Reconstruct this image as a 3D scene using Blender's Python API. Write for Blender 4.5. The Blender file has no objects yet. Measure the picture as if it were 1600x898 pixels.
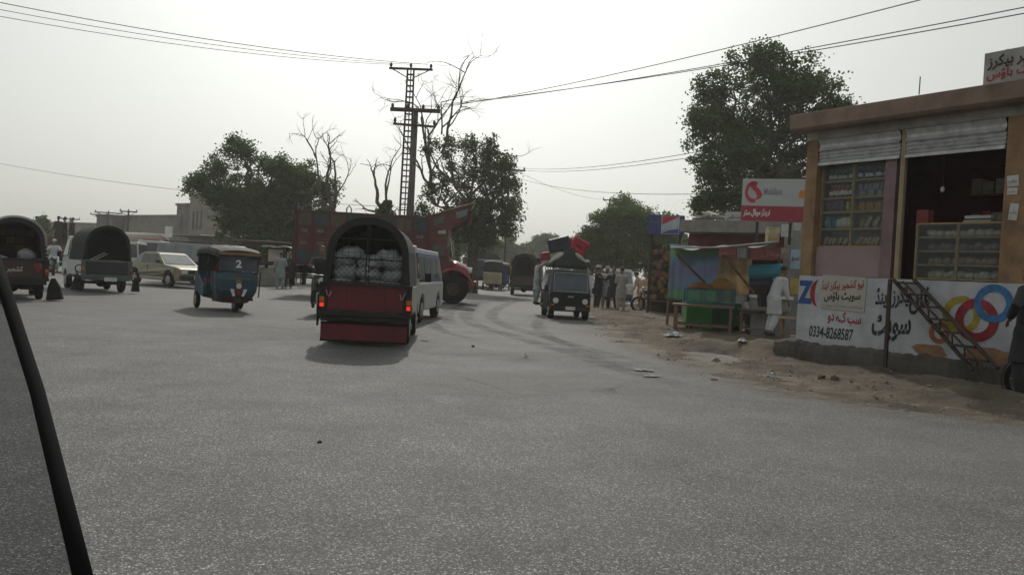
import bpy, bmesh, math, random
from mathutils import Vector as V, Matrix as M, noise as NZ
RND = random.Random(11)
SC = bpy.context.scene
COL = SC.collection
rad = math.radians

# ------------------------------------------------------------------ camera
EYE = V((0, 0, 1.3))
FPX = 1300.0
pitch, roll = math.atan(22 / FPX), math.atan(0.055)
FW = V((0, math.cos(pitch), -math.sin(pitch)))
UP0 = V((0, math.sin(pitch), math.cos(pitch)))
RI = V((1, 0, 0)) * math.cos(roll) + UP0 * math.sin(roll)
UPV = -V((1, 0, 0)) * math.sin(roll) + UP0 * math.cos(roll)
cam = bpy.data.cameras.new('camera')
cam.sensor_width = 36
cam.lens = 36 * FPX / 1600
cam.clip_start, cam.clip_end = 0.05, 6000
camo = bpy.data.objects.new('camera', cam)
COL.objects.link(camo)
mw = M((RI, UPV, -FW)).transposed().to_4x4()
mw.translation = EYE
camo.matrix_world = mw
SC.camera = camo

# ------------------------------------------------------------------ world and sun
SUN_EL, SUN_AZ = 38.0, -6.0          # degrees, azimuth from +Y (minus = to the left)
world = bpy.data.worlds.new('World')
SC.world = world
world.use_nodes = True
wt = world.node_tree
sky = wt.nodes.new('ShaderNodeTexSky')
sky.sky_type = 'NISHITA'
sky.sun_disc = False
sky.sun_elevation = rad(SUN_EL)
sky.sun_rotation = rad(SUN_AZ)
sky.air_density, sky.dust_density, sky.ozone_density = 1.6, 6.0, 1.0
hs = wt.nodes.new('ShaderNodeHueSaturation')
hs.inputs['Saturation'].default_value = 0.13
wt.links.new(sky.outputs[0], hs.inputs['Color'])
tint = wt.nodes.new('ShaderNodeVectorMath')
tint.operation = 'MULTIPLY'
tint.inputs[1].default_value = (0.965, 1.0, 0.985)
wt.links.new(hs.outputs[0], tint.inputs[0])
veil = wt.nodes.new('ShaderNodeMix')
veil.data_type = 'RGBA'
veil.inputs[0].default_value = 0.5
veil.inputs[7].default_value = (8.6, 8.95, 8.55, 1)
wt.links.new(tint.outputs[0], veil.inputs[6])
wt.links.new(veil.outputs[2], wt.nodes['Background'].inputs[0])
wt.nodes['Background'].inputs[1].default_value = 0.1
sl = bpy.data.lights.new('sun', 'SUN')
sl.energy, sl.angle, sl.color = 2.4, rad(0.9), (1.0, 0.93, 0.84)
so = bpy.data.objects.new('sun', sl)
COL.objects.link(so)
sdir = V((math.sin(rad(SUN_AZ)) * math.cos(rad(SUN_EL)), math.cos(rad(SUN_AZ)) * math.cos(rad(SUN_EL)), math.sin(rad(SUN_EL))))
so.rotation_euler = sdir.to_track_quat('Z', 'Y').to_euler()
SC.view_settings.view_transform = 'Standard'
SC.view_settings.look = 'None'
SC.view_settings.exposure = -0.35
SC.view_settings.gamma = 1.0
SC.render.film_transparent = False
SC.cycles.use_denoising = True
SC.cycles.max_bounces = 6
SC.cycles.transparent_max_bounces = 12
SC.cycles.volume_bounces = 1

# ------------------------------------------------------------------ picture <-> place
def ray(px, py):
    return FW + RI * ((px - 800) / FPX) + UPV * ((449 - py) / FPX)
def PT(px, py, Y):
    d = ray(px, py)
    return EYE + d * (Y / d.y)
def G(px, py, z=0.0):
    d = ray(px, py)
    return EYE + d * ((z - EYE.z) / d.z)
def XG(px, Y, z=0.0):
    k = (px - 800) / FPX
    dz = z - EYE.z
    X = (k * (Y * FW.y + dz * FW.z) - Y * RI.y - dz * RI.z) / (RI.x - k * FW.x)
    return V((X, Y, z))
def ZZ(px, py, Y):
    return PT(px, py, Y).z
def sight(px):
    return math.degrees(math.atan((px - 800) / FPX))

# ------------------------------------------------------------------ materials
def nd(t, kind, **kw):
    n = t.nodes.new(kind)
    for k, v in kw.items():
        if k.startswith('i_'):
            n.inputs[k[2:].replace('_', ' ')].default_value = v
        else:
            setattr(n, k, v)
    return n
MATS = {}
def mat(name, col, rough=0.7, metal=0.0, var=0.3, scale=2.5, bump=0.0, bscale=30.0, col2=None, spec=0.4, emit=0.0, trans=0.0, detail=5.0):
    if name in MATS:
        return MATS[name]
    m = bpy.data.materials.new(name)
    m.use_nodes = True
    t = m.node_tree
    b = t.nodes['Principled BSDF']
    tc = nd(t, 'ShaderNodeTexCoord')
    n = nd(t, 'ShaderNodeTexNoise', i_Scale=scale, i_Detail=detail, i_Roughness=0.65)
    t.links.new(tc.outputs['Object'], n.inputs['Vector'])
    mr = nd(t, 'ShaderNodeMapRange')
    mr.inputs[1].default_value, mr.inputs[2].default_value = 0.3, 0.7
    t.links.new(n.outputs['Fac'], mr.inputs[0])
    mx = nd(t, 'ShaderNodeMix', data_type='RGBA')
    c2 = col2 if col2 else tuple(c * (1 - var) for c in col)
    c1 = col if col2 else tuple(min(1, c * (1 + var * 0.6)) for c in col)
    mx.inputs[6].default_value = (*c1, 1)
    mx.inputs[7].default_value = (*c2, 1)
    t.links.new(mr.outputs[0], mx.inputs[0])
    t.links.new(mx.outputs[2], b.inputs['Base Color'])
    b.inputs['Roughness'].default_value = rough
    b.inputs['Metallic'].default_value = metal
    b.inputs['Specular IOR Level'].default_value = spec
    if bump:
        n2 = nd(t, 'ShaderNodeTexNoise', i_Scale=bscale, i_Detail=6.0)
        t.links.new(tc.outputs['Object'], n2.inputs['Vector'])
        bp = nd(t, 'ShaderNodeBump', i_Strength=bump, i_Distance=0.02)
        t.links.new(n2.outputs['Fac'], bp.inputs['Height'])
        t.links.new(bp.outputs[0], b.inputs['Normal'])
    if emit:
        b.inputs['Emission Color'].default_value = (*col, 1)
        b.inputs['Emission Strength'].default_value = emit
    if trans:
        tl = nd(t, 'ShaderNodeBsdfTranslucent')
        t.links.new(mx.outputs[2], tl.inputs[0])
        ms = nd(t, 'ShaderNodeMixShader')
        ms.inputs[0].default_value = trans
        t.links.new(b.outputs[0], ms.inputs[1])
        t.links.new(tl.outputs[0], ms.inputs[2])
        t.links.new(ms.outputs[0], t.nodes['Material Output'].inputs[0])
    MATS[name] = m
    return m
def glass(name, tint, alpha, rough=0.05):
    if name in MATS:
        return MATS[name]
    m = bpy.data.materials.new(name)
    m.use_nodes = True
    t = m.node_tree
    b = t.nodes['Principled BSDF']
    b.inputs['Base Color'].default_value = (*tint, 1)
    b.inputs['Roughness'].default_value = rough
    tr = nd(t, 'ShaderNodeBsdfTransparent')
    tr.inputs[0].default_value = (*[min(1, 0.55 + c) for c in tint], 1)
    ms = nd(t, 'ShaderNodeMixShader')
    ms.inputs[0].default_value = alpha
    t.links.new(tr.outputs[0], ms.inputs[1])
    t.links.new(b.outputs[0], ms.inputs[2])
    t.links.new(ms.outputs[0], t.nodes['Material Output'].inputs[0])
    MATS[name] = m
    return m
BLACK = mat('black rubber', (0.012, 0.012, 0.013), 0.9, spec=0.15)
DARK = mat('dark metal', (0.022, 0.022, 0.023), 0.6, 0.2, spec=0.3)
DGLASS = mat('dark glass', (0.025, 0.03, 0.035), 0.08, var=0.1, spec=0.6)
PALEGLASS = mat('pale glass', (0.16, 0.19, 0.2), 0.12, var=0.3, spec=0.6)
STEEL = mat('dull steel', (0.35, 0.35, 0.34), 0.45, 0.7)
WHITE = mat('white paint', (0.72, 0.73, 0.72), 0.5, var=0.15)
REDP = mat('red paint', (0.15, 0.012, 0.02), 0.6, scale=3.5, col2=(0.075, 0.012, 0.014), bump=.35, bscale=4)
WOOD = mat('worn wood', (0.2, 0.13, 0.08), 0.8, var=0.4, scale=8, bump=0.2)
CONC = mat('grey concrete', (0.24, 0.23, 0.21), 0.9, var=0.35, bump=0.5, bscale=15)
TRUNK = mat('tree bark', (0.085, 0.068, 0.052), 0.95, var=0.4, scale=6, bump=0.6, bscale=12)
RUST = mat('rusty iron', (0.06, 0.042, 0.034), 0.8, 0.2, var=0.4, scale=8)
LAMPG = mat('lamp glass', (0.6, 0.6, 0.58), 0.15, var=0.1)
REDLAMP = mat('red lamp glass', (0.35, 0.01, 0.01), 0.2)
BRAKE = mat('lit brake lamp', (1.0, 0.04, 0.015), 0.3, emit=0.9)
ORANGEL = mat('amber lamp glass', (0.5, 0.14, 0.02), 0.25)
PLATE = mat('number plate', (0.55, 0.57, 0.52), 0.5)
SACK = mat('white sack cloth', (0.31, 0.32, 0.335), 0.85, var=0.2, scale=9, bump=0.5, bscale=25)

# ------------------------------------------------------------------ mesh building
class MB:
    def __init__(s):
        s.bm = bmesh.new(); s.mi = 0
    def f(s, pts):
        vs = [s.bm.verts.new(p) for p in pts]
        fc = s.bm.faces.new(vs); fc.material_index = s.mi
        return fc
    def box(s, c, d, rz=0.0, mat=None):
        c, h = V(c), V(d) / 2
        mm = mat or M.Rotation(rz, 3, 'Z')
        p = [c + mm @ V((x * h.x, y * h.y, z * h.z)) for z in (-1, 1) for y in (-1, 1) for x in (-1, 1)]
        v = [s.bm.verts.new(q) for q in p]
        for q in ((0, 2, 3, 1), (4, 5, 7, 6), (0, 1, 5, 4), (2, 6, 7, 3), (0, 4, 6, 2), (1, 3, 7, 5)):
            s.bm.faces.new([v[i] for i in q]).material_index = s.mi
        return s
    def loft(s, loops, cap=True, closed=True):
        rows = [[s.bm.verts.new(p) for p in l] for l in loops]
        n = len(rows[0])
        for a, b in zip(rows, rows[1:]):
            for i in range(n if closed else n - 1):
                j = (i + 1) % n
                s.bm.faces.new((a[i], a[j], b[j], b[i])).material_index = s.mi
        if cap and closed:
            s.bm.faces.new(rows[0][::-1]).material_index = s.mi
            s.bm.faces.new(rows[-1]).material_index = s.mi
        return s
    def tube(s, pts, r, n=8, cap=True):
        pts = [V(p) for p in pts]
        rs = r if isinstance(r, (list, tuple)) else [r] * len(pts)
        loops, side = [], None
        for i, p in enumerate(pts):
            d = (pts[min(i + 1, len(pts) - 1)] - pts[max(i - 1, 0)])
            d = d.normalized() if d.length > 1e-9 else V((0, 0, 1))
            if side is None:
                side = d.orthogonal().normalized()
            side = (side - d * side.dot(d))
            side = side.normalized() if side.length > 1e-6 else d.orthogonal().normalized()
            b = d.cross(side)
            loops.append([p + (side * math.cos(2 * math.pi * k / n) + b * math.sin(2 * math.pi * k / n)) * rs[i] for k in range(n)])
        return s.loft(loops, cap)
    def prism(s, poly, axis, a, b):
        fn = {'x': lambda t, u, v: (t, u, v), 'y': lambda t, u, v: (u, t, v), 'z': lambda t, u, v: (u, v, t)}[axis]
        return s.loft([[fn(a, u, v) for u, v in poly], [fn(b, u, v) for u, v in poly]])
    def ball(s, c, r, n=10, m=7, mat=None):
        c = V(c); r = (r, r, r) if not isinstance(r, (tuple, list)) else r
        mm = mat or M.Identity(3)
        top = s.bm.verts.new(c + mm @ V((0, 0, r[2]))); bot = s.bm.verts.new(c - mm @ V((0, 0, r[2])))
        rows = []
        for j in range(1, m):
            th = math.pi * j / m
            rows.append([s.bm.verts.new(c + mm @ V((r[0] * math.sin(th) * math.cos(2 * math.pi * k / n), r[1] * math.sin(th) * math.sin(2 * math.pi * k / n), r[2] * math.cos(th)))) for k in range(n)])
        for k in range(n):
            k2 = (k + 1) % n
            s.bm.faces.new((top, rows[0][k], rows[0][k2])).material_index = s.mi
            s.bm.faces.new((rows[-1][k2], rows[-1][k], bot)).material_index = s.mi
            for a, b in zip(rows, rows[1:]):
                s.bm.faces.new((a[k], b[k], b[k2], a[k2])).material_index = s.mi
        return s
    def ring(s, c, ax, r0, r1, w, n=20):
        # annulus prism round axis ax
        ax = V(ax).normalized(); u = ax.orthogonal().normalized(); v = ax.cross(u); c = V(c)
        L = []
        for (r, o) in ((r0, -w / 2), (r1, -w / 2), (r1, w / 2), (r0, w / 2)):
            L.append([c + ax * o + (u * math.cos(2 * math.pi * k / n) + v * math.sin(2 * math.pi * k / n)) * r for k in range(n)])
        return s.loft(L + [L[0]], cap=False)
    def grid(s, fn, nu, nv):
        rows = [[s.bm.verts.new(fn(i / nu, j / nv)) for i in range(nu + 1)] for j in range(nv + 1)]
        for j in range(nv):
            for i in range(nu):
                s.bm.faces.new((rows[j][i], rows[j][i + 1], rows[j + 1][i + 1], rows[j + 1][i])).material_index = s.mi
        return s
    def mesh(s, name):
        bmesh.ops.recalc_face_normals(s.bm, faces=s.bm.faces)
        me = bpy.data.meshes.new(name)
        s.bm.to_mesh(me); s.bm.free()
        return me
    def build(s, name, mats, parent=None, smooth=False, bevel=0.0, solid=0.0):
        me = s.mesh(name)
        for m in (mats if isinstance(mats, (list, tuple)) else [mats]):
            me.materials.append(m)
        if smooth:
            me.polygons.foreach_set('use_smooth', [True] * len(me.polygons))
        o = bpy.data.objects.new(name, me)
        COL.objects.link(o)
        if parent:
            o.parent = parent
        if solid:
            md = o.modifiers.new('thickness', 'SOLIDIFY'); md.thickness = solid
        if bevel:
            md = o.modifiers.new('edge', 'BEVEL'); md.width = bevel; md.segments = 2; md.limit_method = 'ANGLE'; md.angle_limit = rad(35)
        return o
def tag(o, label=None, cat=None, group=None, kind=None):
    if label: o['label'] = label
    if cat: o['category'] = cat
    if group: o['group'] = group
    if kind: o['kind'] = kind
    return o
def thing(name, label, cat, loc=(0, 0, 0), rz=0.0, group=None, rot=None):
    o = bpy.data.objects.new(name, None)
    o.empty_display_size = 0.2
    COL.objects.link(o)
    o.location = loc
    o.rotation_euler = rot if rot else (0, 0, rz)
    return tag(o, label, cat, group)
def copy_tree(o, parent=None):
    c = o.copy(); COL.objects.link(c); c.parent = parent
    for ch in list(o.children):
        copy_tree(ch, c)
    return c
def fuse(mb, name, mats, parent, voxel, smooth=True):
    me = mb.mesh(name)
    t = bpy.data.objects.new('fusing', me)
    COL.objects.link(t)
    md = t.modifiers.new('r', 'REMESH'); md.mode = 'VOXEL'; md.voxel_size = voxel
    m2 = t.modifiers.new('s', 'SMOOTH'); m2.iterations = 2; m2.factor = 0.5
    dg = bpy.context.evaluated_depsgraph_get(); dg.update()
    out = bpy.data.meshes.new_from_object(t.evaluated_get(dg))
    bpy.data.objects.remove(t); bpy.data.meshes.remove(me)
    out.name = name
    out.materials.clear()
    out.materials.append(mats)
    if smooth:
        out.polygons.foreach_set('use_smooth', [True] * len(out.polygons))
    o = bpy.data.objects.new(name, out); COL.objects.link(o)
    if parent: o.parent = parent
    return o

# ------------------------------------------------------------------ lettering (joined letter forms, laid flat on a face)
FORMS = {'ا': '\uFE8D\uFE8E', 'ب': '\uFE8F\uFE90\uFE91\uFE92', 'ن': '\uFEE5\uFEE6\uFEE7\uFEE8', 'ی': '\uFBFC\uFBFD\uFBFE\uFBFF', 'ک': '\uFB8E\uFB8F\uFB90\uFB91',
         'ر': '\uFEAD\uFEAE', 'ز': '\uFEAF\uFEB0', 'و': '\uFEED\uFEEE', 'ش': '\uFEB5\uFEB6\uFEB7\uFEB8', 'س': '\uFEB1\uFEB2\uFEB3\uFEB4', 'م': '\uFEE1\uFEE2\uFEE3\uFEE4',
         'ٹ': '\uFB66\uFB67\uFB68\uFB69', 'ڈ': '\uFB88\uFB89', 'د': '\uFEA9\uFEAA', 'ہ': '\uFBA6\uFBA7\uFBA8\uFBA9', 'ؤ': '\uFE85\uFE86', 'ف': '\uFED1\uFED2\uFED3\uFED4',
         'ئ': '\uFE89\uFE8A\uFE8B\uFE8C', 'ل': '\uFEDD\uFEDE\uFEDF\uFEE0', 'ں': '\uFB9E\uFB9F'}
def shape(s):
    out = ''
    for w in s.split(' '):
        r = ''
        for k, ch in enumerate(w):
            f = FORMS.get(ch)
            if not f:
                r += ch; continue
            pj = k > 0 and len(FORMS.get(w[k - 1], '')) == 4
            nj = k < len(w) - 1 and w[k + 1] in FORMS and len(f) == 4
            r += f[(3 if pj else 2) if nj else (1 if pj else 0)]
        out = r[::-1] + (' ' + out if out else '')
    return out
def lettering(parent, s, o, ex, ez, w, h, m, bold=0.012, diag=0.0, slant=0.0, lift=0.005, name='lettering', urdu=True):
    c = bpy.data.curves.new('writing', 'FONT')
    c.body = shape(s) if urdu else s
    c.offset = bold
    c.resolution_u = 3
    t = bpy.data.objects.new('writing', c); COL.objects.link(t)
    dg = bpy.context.evaluated_depsgraph_get(); dg.update()
    me = bpy.data.meshes.new_from_object(t.evaluated_get(dg))
    bpy.data.objects.remove(t); bpy.data.curves.remove(c)
    bm = bmesh.new(); bm.from_mesh(me)
    for v in bm.verts:
        v.co.y += v.co.x * diag
        v.co.x += v.co.y * slant
    o, ex, ez = V(o), V(ex).normalized(), V(ez).normalized()
    n = ex.cross(ez)
    x0, x1 = min(v.co.x for v in bm.verts), max(v.co.x for v in bm.verts)
    y0, y1 = min(v.co.y for v in bm.verts), max(v.co.y for v in bm.verts)
    seen, k = set(), 0
    for v in bm.verts:
        if v in seen: continue
        st = [v]; seen.add(v); isl = []
        while st:
            q = st.pop(); isl.append(q)
            for e in q.link_edges:
                a = e.other_vert(q)
                if a not in seen: seen.add(a); st.append(a)
        for q in isl:
            x, y = (q.co.x - x0) / (x1 - x0) * w, (q.co.y - y0) / (y1 - y0) * h
            q.co = o + ex * x + ez * y + n * (lift + (k % 5) * 0.0006)
        k += 1
    bm.to_mesh(me); bm.free()
    me.materials.clear(); me.materials.append(m)
    ob = bpy.data.objects.new(name, me); COL.objects.link(ob)
    if parent: ob.parent = parent
    return ob
INK = mat('black sign paint', (0.014, 0.014, 0.017), 0.8, col2=(0.06, 0.06, 0.065), scale=9.0, detail=8.0, spec=.15)
INKRED = mat('red sign paint', (0.3, 0.018, 0.03), 0.8, var=.5, scale=9.0, detail=8.0)
INKBLUE = mat('blue sign paint', (0.025, 0.075, 0.26), 0.8, var=.5, scale=9.0, detail=8.0)
INKGREY = mat('grey sign paint', (0.2, 0.2, 0.2), 0.6)
INKWHITE = mat('white sign paint', (0.75, 0.74, 0.73), 0.6)

# ------------------------------------------------------------------ ground, road, verge
def asphalt():
    m = bpy.data.materials.new('dusty asphalt'); m.use_nodes = True
    t = m.node_tree; b = t.nodes['Principled BSDF']; L = t.links.new
    g = nd(t, 'ShaderNodeNewGeometry')
    P = g.outputs['Position']
    big = nd(t, 'ShaderNodeTexNoise', i_Scale=0.16, i_Detail=5.0, i_Roughness=0.6); L(P, big.inputs['Vector'])
    mid = nd(t, 'ShaderNodeTexNoise', i_Scale=1.1, i_Detail=6.0, i_Roughness=0.7); L(P, mid.inputs['Vector'])
    chip = nd(t, 'ShaderNodeTexVoronoi', i_Scale=135.0); L(P, chip.inputs['Vector'])
    chip2 = nd(t, 'ShaderNodeTexNoise', i_Scale=38.0, i_Detail=4.0, i_Roughness=0.75); L(P, chip2.inputs['Vector'])
    sep = nd(t, 'ShaderNodeSeparateColor'); L(chip.outputs['Color'], sep.inputs[0])
    r1 = nd(t, 'ShaderNodeValToRGB')
    r1.color_ramp.elements[0].position, r1.color_ramp.elements[0].color = 0.0, (0.03, 0.0302, 0.0305, 1)
    r1.color_ramp.elements[1].position, r1.color_ramp.elements[1].color = 1.0, (0.36, 0.36, 0.362, 1)
    e = r1.color_ramp.elements.new(0.55); e.color = (0.072, 0.0722, 0.0722, 1)
    e = r1.color_ramp.elements.new(0.84); e.color = (0.105, 0.104, 0.102, 1)
    L(sep.outputs[0], r1.inputs[0])
    # patches, lighter and darker
    mr = nd(t, 'ShaderNodeMapRange'); mr.inputs[1].default_value, mr.inputs[2].default_value = 0.35, 0.65; mr.inputs[3].default_value, mr.inputs[4].default_value = 0.72, 1.26
    L(mid.outputs['Fac'], mr.inputs[0])
    mr2 = nd(t, 'ShaderNodeMapRange'); mr2.inputs[1].default_value, mr2.inputs[2].default_value = 0.3, 0.7; mr2.inputs[3].default_value, mr2.inputs[4].default_value = 0.6, 1.45
    L(chip2.outputs['Fac'], mr2.inputs[0])
    mul = nd(t, 'ShaderNodeMath', operation='MULTIPLY'); L(mr.outputs[0], mul.inputs[0]); L(mr2.outputs[0], mul.inputs[1])
    sc = nd(t, 'ShaderNodeVectorMath', operation='SCALE'); L(r1.outputs[0], sc.inputs[0]); L(mul.outputs[0], sc.inputs['Scale'])
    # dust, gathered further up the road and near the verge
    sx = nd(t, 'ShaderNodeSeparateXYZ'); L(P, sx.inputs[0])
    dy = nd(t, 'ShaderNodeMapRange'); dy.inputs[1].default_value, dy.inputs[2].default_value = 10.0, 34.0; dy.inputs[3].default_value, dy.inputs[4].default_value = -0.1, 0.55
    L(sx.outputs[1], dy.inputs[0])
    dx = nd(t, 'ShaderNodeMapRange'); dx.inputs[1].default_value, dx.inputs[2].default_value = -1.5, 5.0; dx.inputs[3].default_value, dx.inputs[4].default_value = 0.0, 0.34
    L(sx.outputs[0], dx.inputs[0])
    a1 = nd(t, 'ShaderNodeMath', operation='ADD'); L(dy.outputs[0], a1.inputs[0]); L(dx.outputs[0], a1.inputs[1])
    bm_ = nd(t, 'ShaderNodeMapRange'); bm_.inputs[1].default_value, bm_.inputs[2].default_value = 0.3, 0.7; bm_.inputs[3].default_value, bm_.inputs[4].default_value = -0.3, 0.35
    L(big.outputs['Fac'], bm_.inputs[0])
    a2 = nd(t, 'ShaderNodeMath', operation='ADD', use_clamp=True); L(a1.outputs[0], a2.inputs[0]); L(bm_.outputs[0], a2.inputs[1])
    # worn curved wheel tracks where traffic turns in
    dist = nd(t, 'ShaderNodeVectorMath', operation='DISTANCE'); L(P, dist.inputs[0]); dist.inputs[1].default_value = (9.0, 31.0, 0)
    nsd = nd(t, 'ShaderNodeTexNoise', i_Scale=0.35, i_Detail=2.0); L(P, nsd.inputs['Vector'])
    ad = nd(t, 'ShaderNodeMath', operation='MULTIPLY_ADD'); L(nsd.outputs['Fac'], ad.inputs[0]); ad.inputs[1].default_value = 1.6; L(dist.outputs['Value'], ad.inputs[2])
    sn = nd(t, 'ShaderNodeMath', operation='MULTIPLY'); L(ad.outputs[0], sn.inputs[0]); sn.inputs[1].default_value = 4.2
    si = nd(t, 'ShaderNodeMath', operation='SINE'); L(sn.outputs[0], si.inputs[0])
    tr = nd(t, 'ShaderNodeMapRange'); tr.inputs[1].default_value, tr.inputs[2].default_value = 0.35, 1.0; L(si.outputs[0], tr.inputs[0])
    rg = nd(t, 'ShaderNodeMapRange'); rg.inputs[1].default_value, rg.inputs[2].default_value = 15.5, 13.0; L(dist.outputs['Value'], rg.inputs[0])
    rg2 = nd(t, 'ShaderNodeMapRange'); rg2.inputs[1].default_value, rg2.inputs[2].default_value = 7.5, 8.5; L(dist.outputs['Value'], rg2.inputs[0])
    m1 = nd(t, 'ShaderNodeMath', operation='MULTIPLY'); L(tr.outputs[0], m1.inputs[0]); L(rg.outputs[0], m1.inputs[1])
    m2 = nd(t, 'ShaderNodeMath', operation='MULTIPLY'); L(m1.outputs[0], m2.inputs[0]); L(rg2.outputs[0], m2.inputs[1])
    mn = nd(t, 'ShaderNodeMapRange'); mn.inputs[1].default_value, mn.inputs[2].default_value = 0.35, 0.6; L(mid.outputs['Fac'], mn.inputs[0])
    m3 = nd(t, 'ShaderNodeMath', operation='MULTIPLY'); L(m2.outputs[0], m3.inputs[0]); L(mn.outputs[0], m3.inputs[1])
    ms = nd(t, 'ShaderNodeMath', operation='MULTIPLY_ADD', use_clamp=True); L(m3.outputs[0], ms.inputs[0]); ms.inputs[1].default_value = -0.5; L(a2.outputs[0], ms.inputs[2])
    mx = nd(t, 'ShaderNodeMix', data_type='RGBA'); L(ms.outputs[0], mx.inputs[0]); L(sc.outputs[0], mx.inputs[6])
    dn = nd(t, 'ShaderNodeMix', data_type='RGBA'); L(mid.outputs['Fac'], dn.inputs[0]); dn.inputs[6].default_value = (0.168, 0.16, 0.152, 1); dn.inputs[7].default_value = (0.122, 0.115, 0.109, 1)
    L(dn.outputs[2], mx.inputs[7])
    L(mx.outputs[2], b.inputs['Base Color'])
    b.inputs['Roughness'].default_value = 0.74
    b.inputs['Specular IOR Level'].default_value = 0.35
    bp = nd(t, 'ShaderNodeBump', i_Strength=0.55, i_Distance=0.012)
    ah = nd(t, 'ShaderNodeMath', operation='ADD'); L(sep.outputs[1], ah.inputs[0]); L(chip2.outputs['Fac'], ah.inputs[1])
    L(ah.outputs[0], bp.inputs['Height']); L(bp.outputs[0], b.inputs['Normal'])
    return m
def dirt():
    m = bpy.data.materials.new('dry dirt'); m.use_nodes = True
    t = m.node_tree; b = t.nodes['Principled BSDF']; L = t.links.new
    g = nd(t, 'ShaderNodeNewGeometry'); P = g.outputs['Position']
    n1 = nd(t, 'ShaderNodeTexNoise', i_Scale=0.9, i_Detail=8.0, i_Roughness=0.7); L(P, n1.inputs['Vector'])
    n2 = nd(t, 'ShaderNodeTexNoise', i_Scale=26.0, i_Detail=5.0, i_Roughness=0.8); L(P, n2.inputs['Vector'])
    r = nd(t, 'ShaderNodeValToRGB')
    for pos, c in ((0.3, (0.105, 0.078, 0.056)), (0.7, (0.31, 0.25, 0.19))):
        pass
    r.color_ramp.elements[0].position, r.color_ramp.elements[0].color = 0.36, (0.06, 0.046, 0.032, 1)
    r.color_ramp.elements[1].position, r.color_ramp.elements[1].color = 0.64, (0.2, 0.158, 0.112, 1)
    L(n1.outputs['Fac'], r.inputs[0])
    mr = nd(t, 'ShaderNodeMapRange'); mr.inputs[1].default_value, mr.inputs[2].default_value = 0.25, 0.75; mr.inputs[3].default_value, mr.inputs[4].default_value = 0.5, 1.45
    L(n2.outputs['Fac'], mr.inputs[0])
    sc = nd(t, 'ShaderNodeVectorMath', operation='SCALE'); L(r.outputs[0], sc.inputs[0]); L(mr.outputs[0], sc.inputs['Scale'])
    L(sc.outputs[0], b.inputs['Base Color'])
    b.inputs['Roughness'].default_value = 0.95
    bp = nd(t, 'ShaderNodeBump', i_Strength=1.0, i_Distance=0.06); L(n2.outputs['Fac'], bp.inputs['Height']); L(bp.outputs[0], b.inputs['Normal'])
    return m
DIRT = dirt()
S = 600
tag(MB().grid(lambda u, v: (-S + 2 * S * u, -200 + (S + 200) * v, -0.006), 4, 4).build('ground', DIRT), kind='structure')
road = MB()
road.f([(-60, -12, 0), (9, -12, 0), (9, 20, 0), (4.5, 60, 0), (3, 160, 0), (-9, 160, 0), (-12, 60, 0), (-38, 110, 0), (-75, 110, 0)])
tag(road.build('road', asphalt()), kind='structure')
EDGE = [(8.6, 5.5), (9.5, 4.05), (10.5, 3.25), (12.8, 2.8), (15.2, 2.45), (19, 2.2), (26.6, 2.4), (40, 2.7), (80, 3.4)]
def xedge(y):
    if y <= EDGE[0][0]:
        return EDGE[0][1] + (EDGE[0][0] - y) * 1.6
    for (a, xa), (b, xb) in zip(EDGE, EDGE[1:]):
        if y <= b:
            k = (y - a) / (b - a); return xa + (xb - xa) * k
    return EDGE[-1][1]
WA, WB = G(1228, 562), G(1500, 601)         # foot of the bakery wall
WU = (WB - WA).normalized()
WN = V((-WU.y, WU.x, 0))                    # away from the street
WROT = math.atan2(WU.y, WU.x)
BUMPS = [(G(1165, 552), 0.1, 1.0), (G(1215, 556), 0.16, 0.7), (G(1100, 545), 0.06, 1.0), (G(1340, 588), 0.1, 0.8), (G(1480, 612), 0.12, 0.8), (G(1570, 628), 0.1, 0.7)]
PIT = (G(1120, 556), 0.16, 0.55)
def vh(x, y):
    d = (x - xedge(y)) * (0.75 if y < 14 else 1.0)
    n = NZ.noise(V((x * 1.3, y * 1.3, 3))) * 0.045 + NZ.noise(V((x * 4.1, y * 4.1, 1))) * 0.028 + NZ.noise(V((x * 9, y * 9, 1))) * 0.022
    e = 0.0 if d < -0.5 else min(1.0, (d + 0.5) / 1.5)
    h = -0.035 + 0.075 * e + n * (0.45 + e)
    for c, a, r in BUMPS:
        h += a * math.exp(-((x - c.x) ** 2 + (y - c.y) ** 2) / (r * r))
    c, a, r = PIT
    h -= a * math.exp(-((x - c.x) ** 2 + (y - c.y) ** 2 * 0.6) / (r * r))
    return h
vb = MB(); step = 0.11
nx, ny = int(17 / step), int(48 / step)
vv = {}
for j in range(ny + 1):
    y = 5.5 + j * step
    for i in range(nx + 1):
        x = 1.0 + i * step
        if x > xedge(y) - 0.9:
            vv[i, j] = vb.bm.verts.new((x, y, vh(x, y)))
for j in range(ny):
    for i in range(nx):
        k = [(i, j), (i + 1, j), (i + 1, j + 1), (i, j + 1)]
        if all(q in vv for q in k):
            vb.bm.faces.new([vv[q] for q in k])
tag(vb.build('dirt_verge', DIRT, smooth=True), kind='structure')

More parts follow.
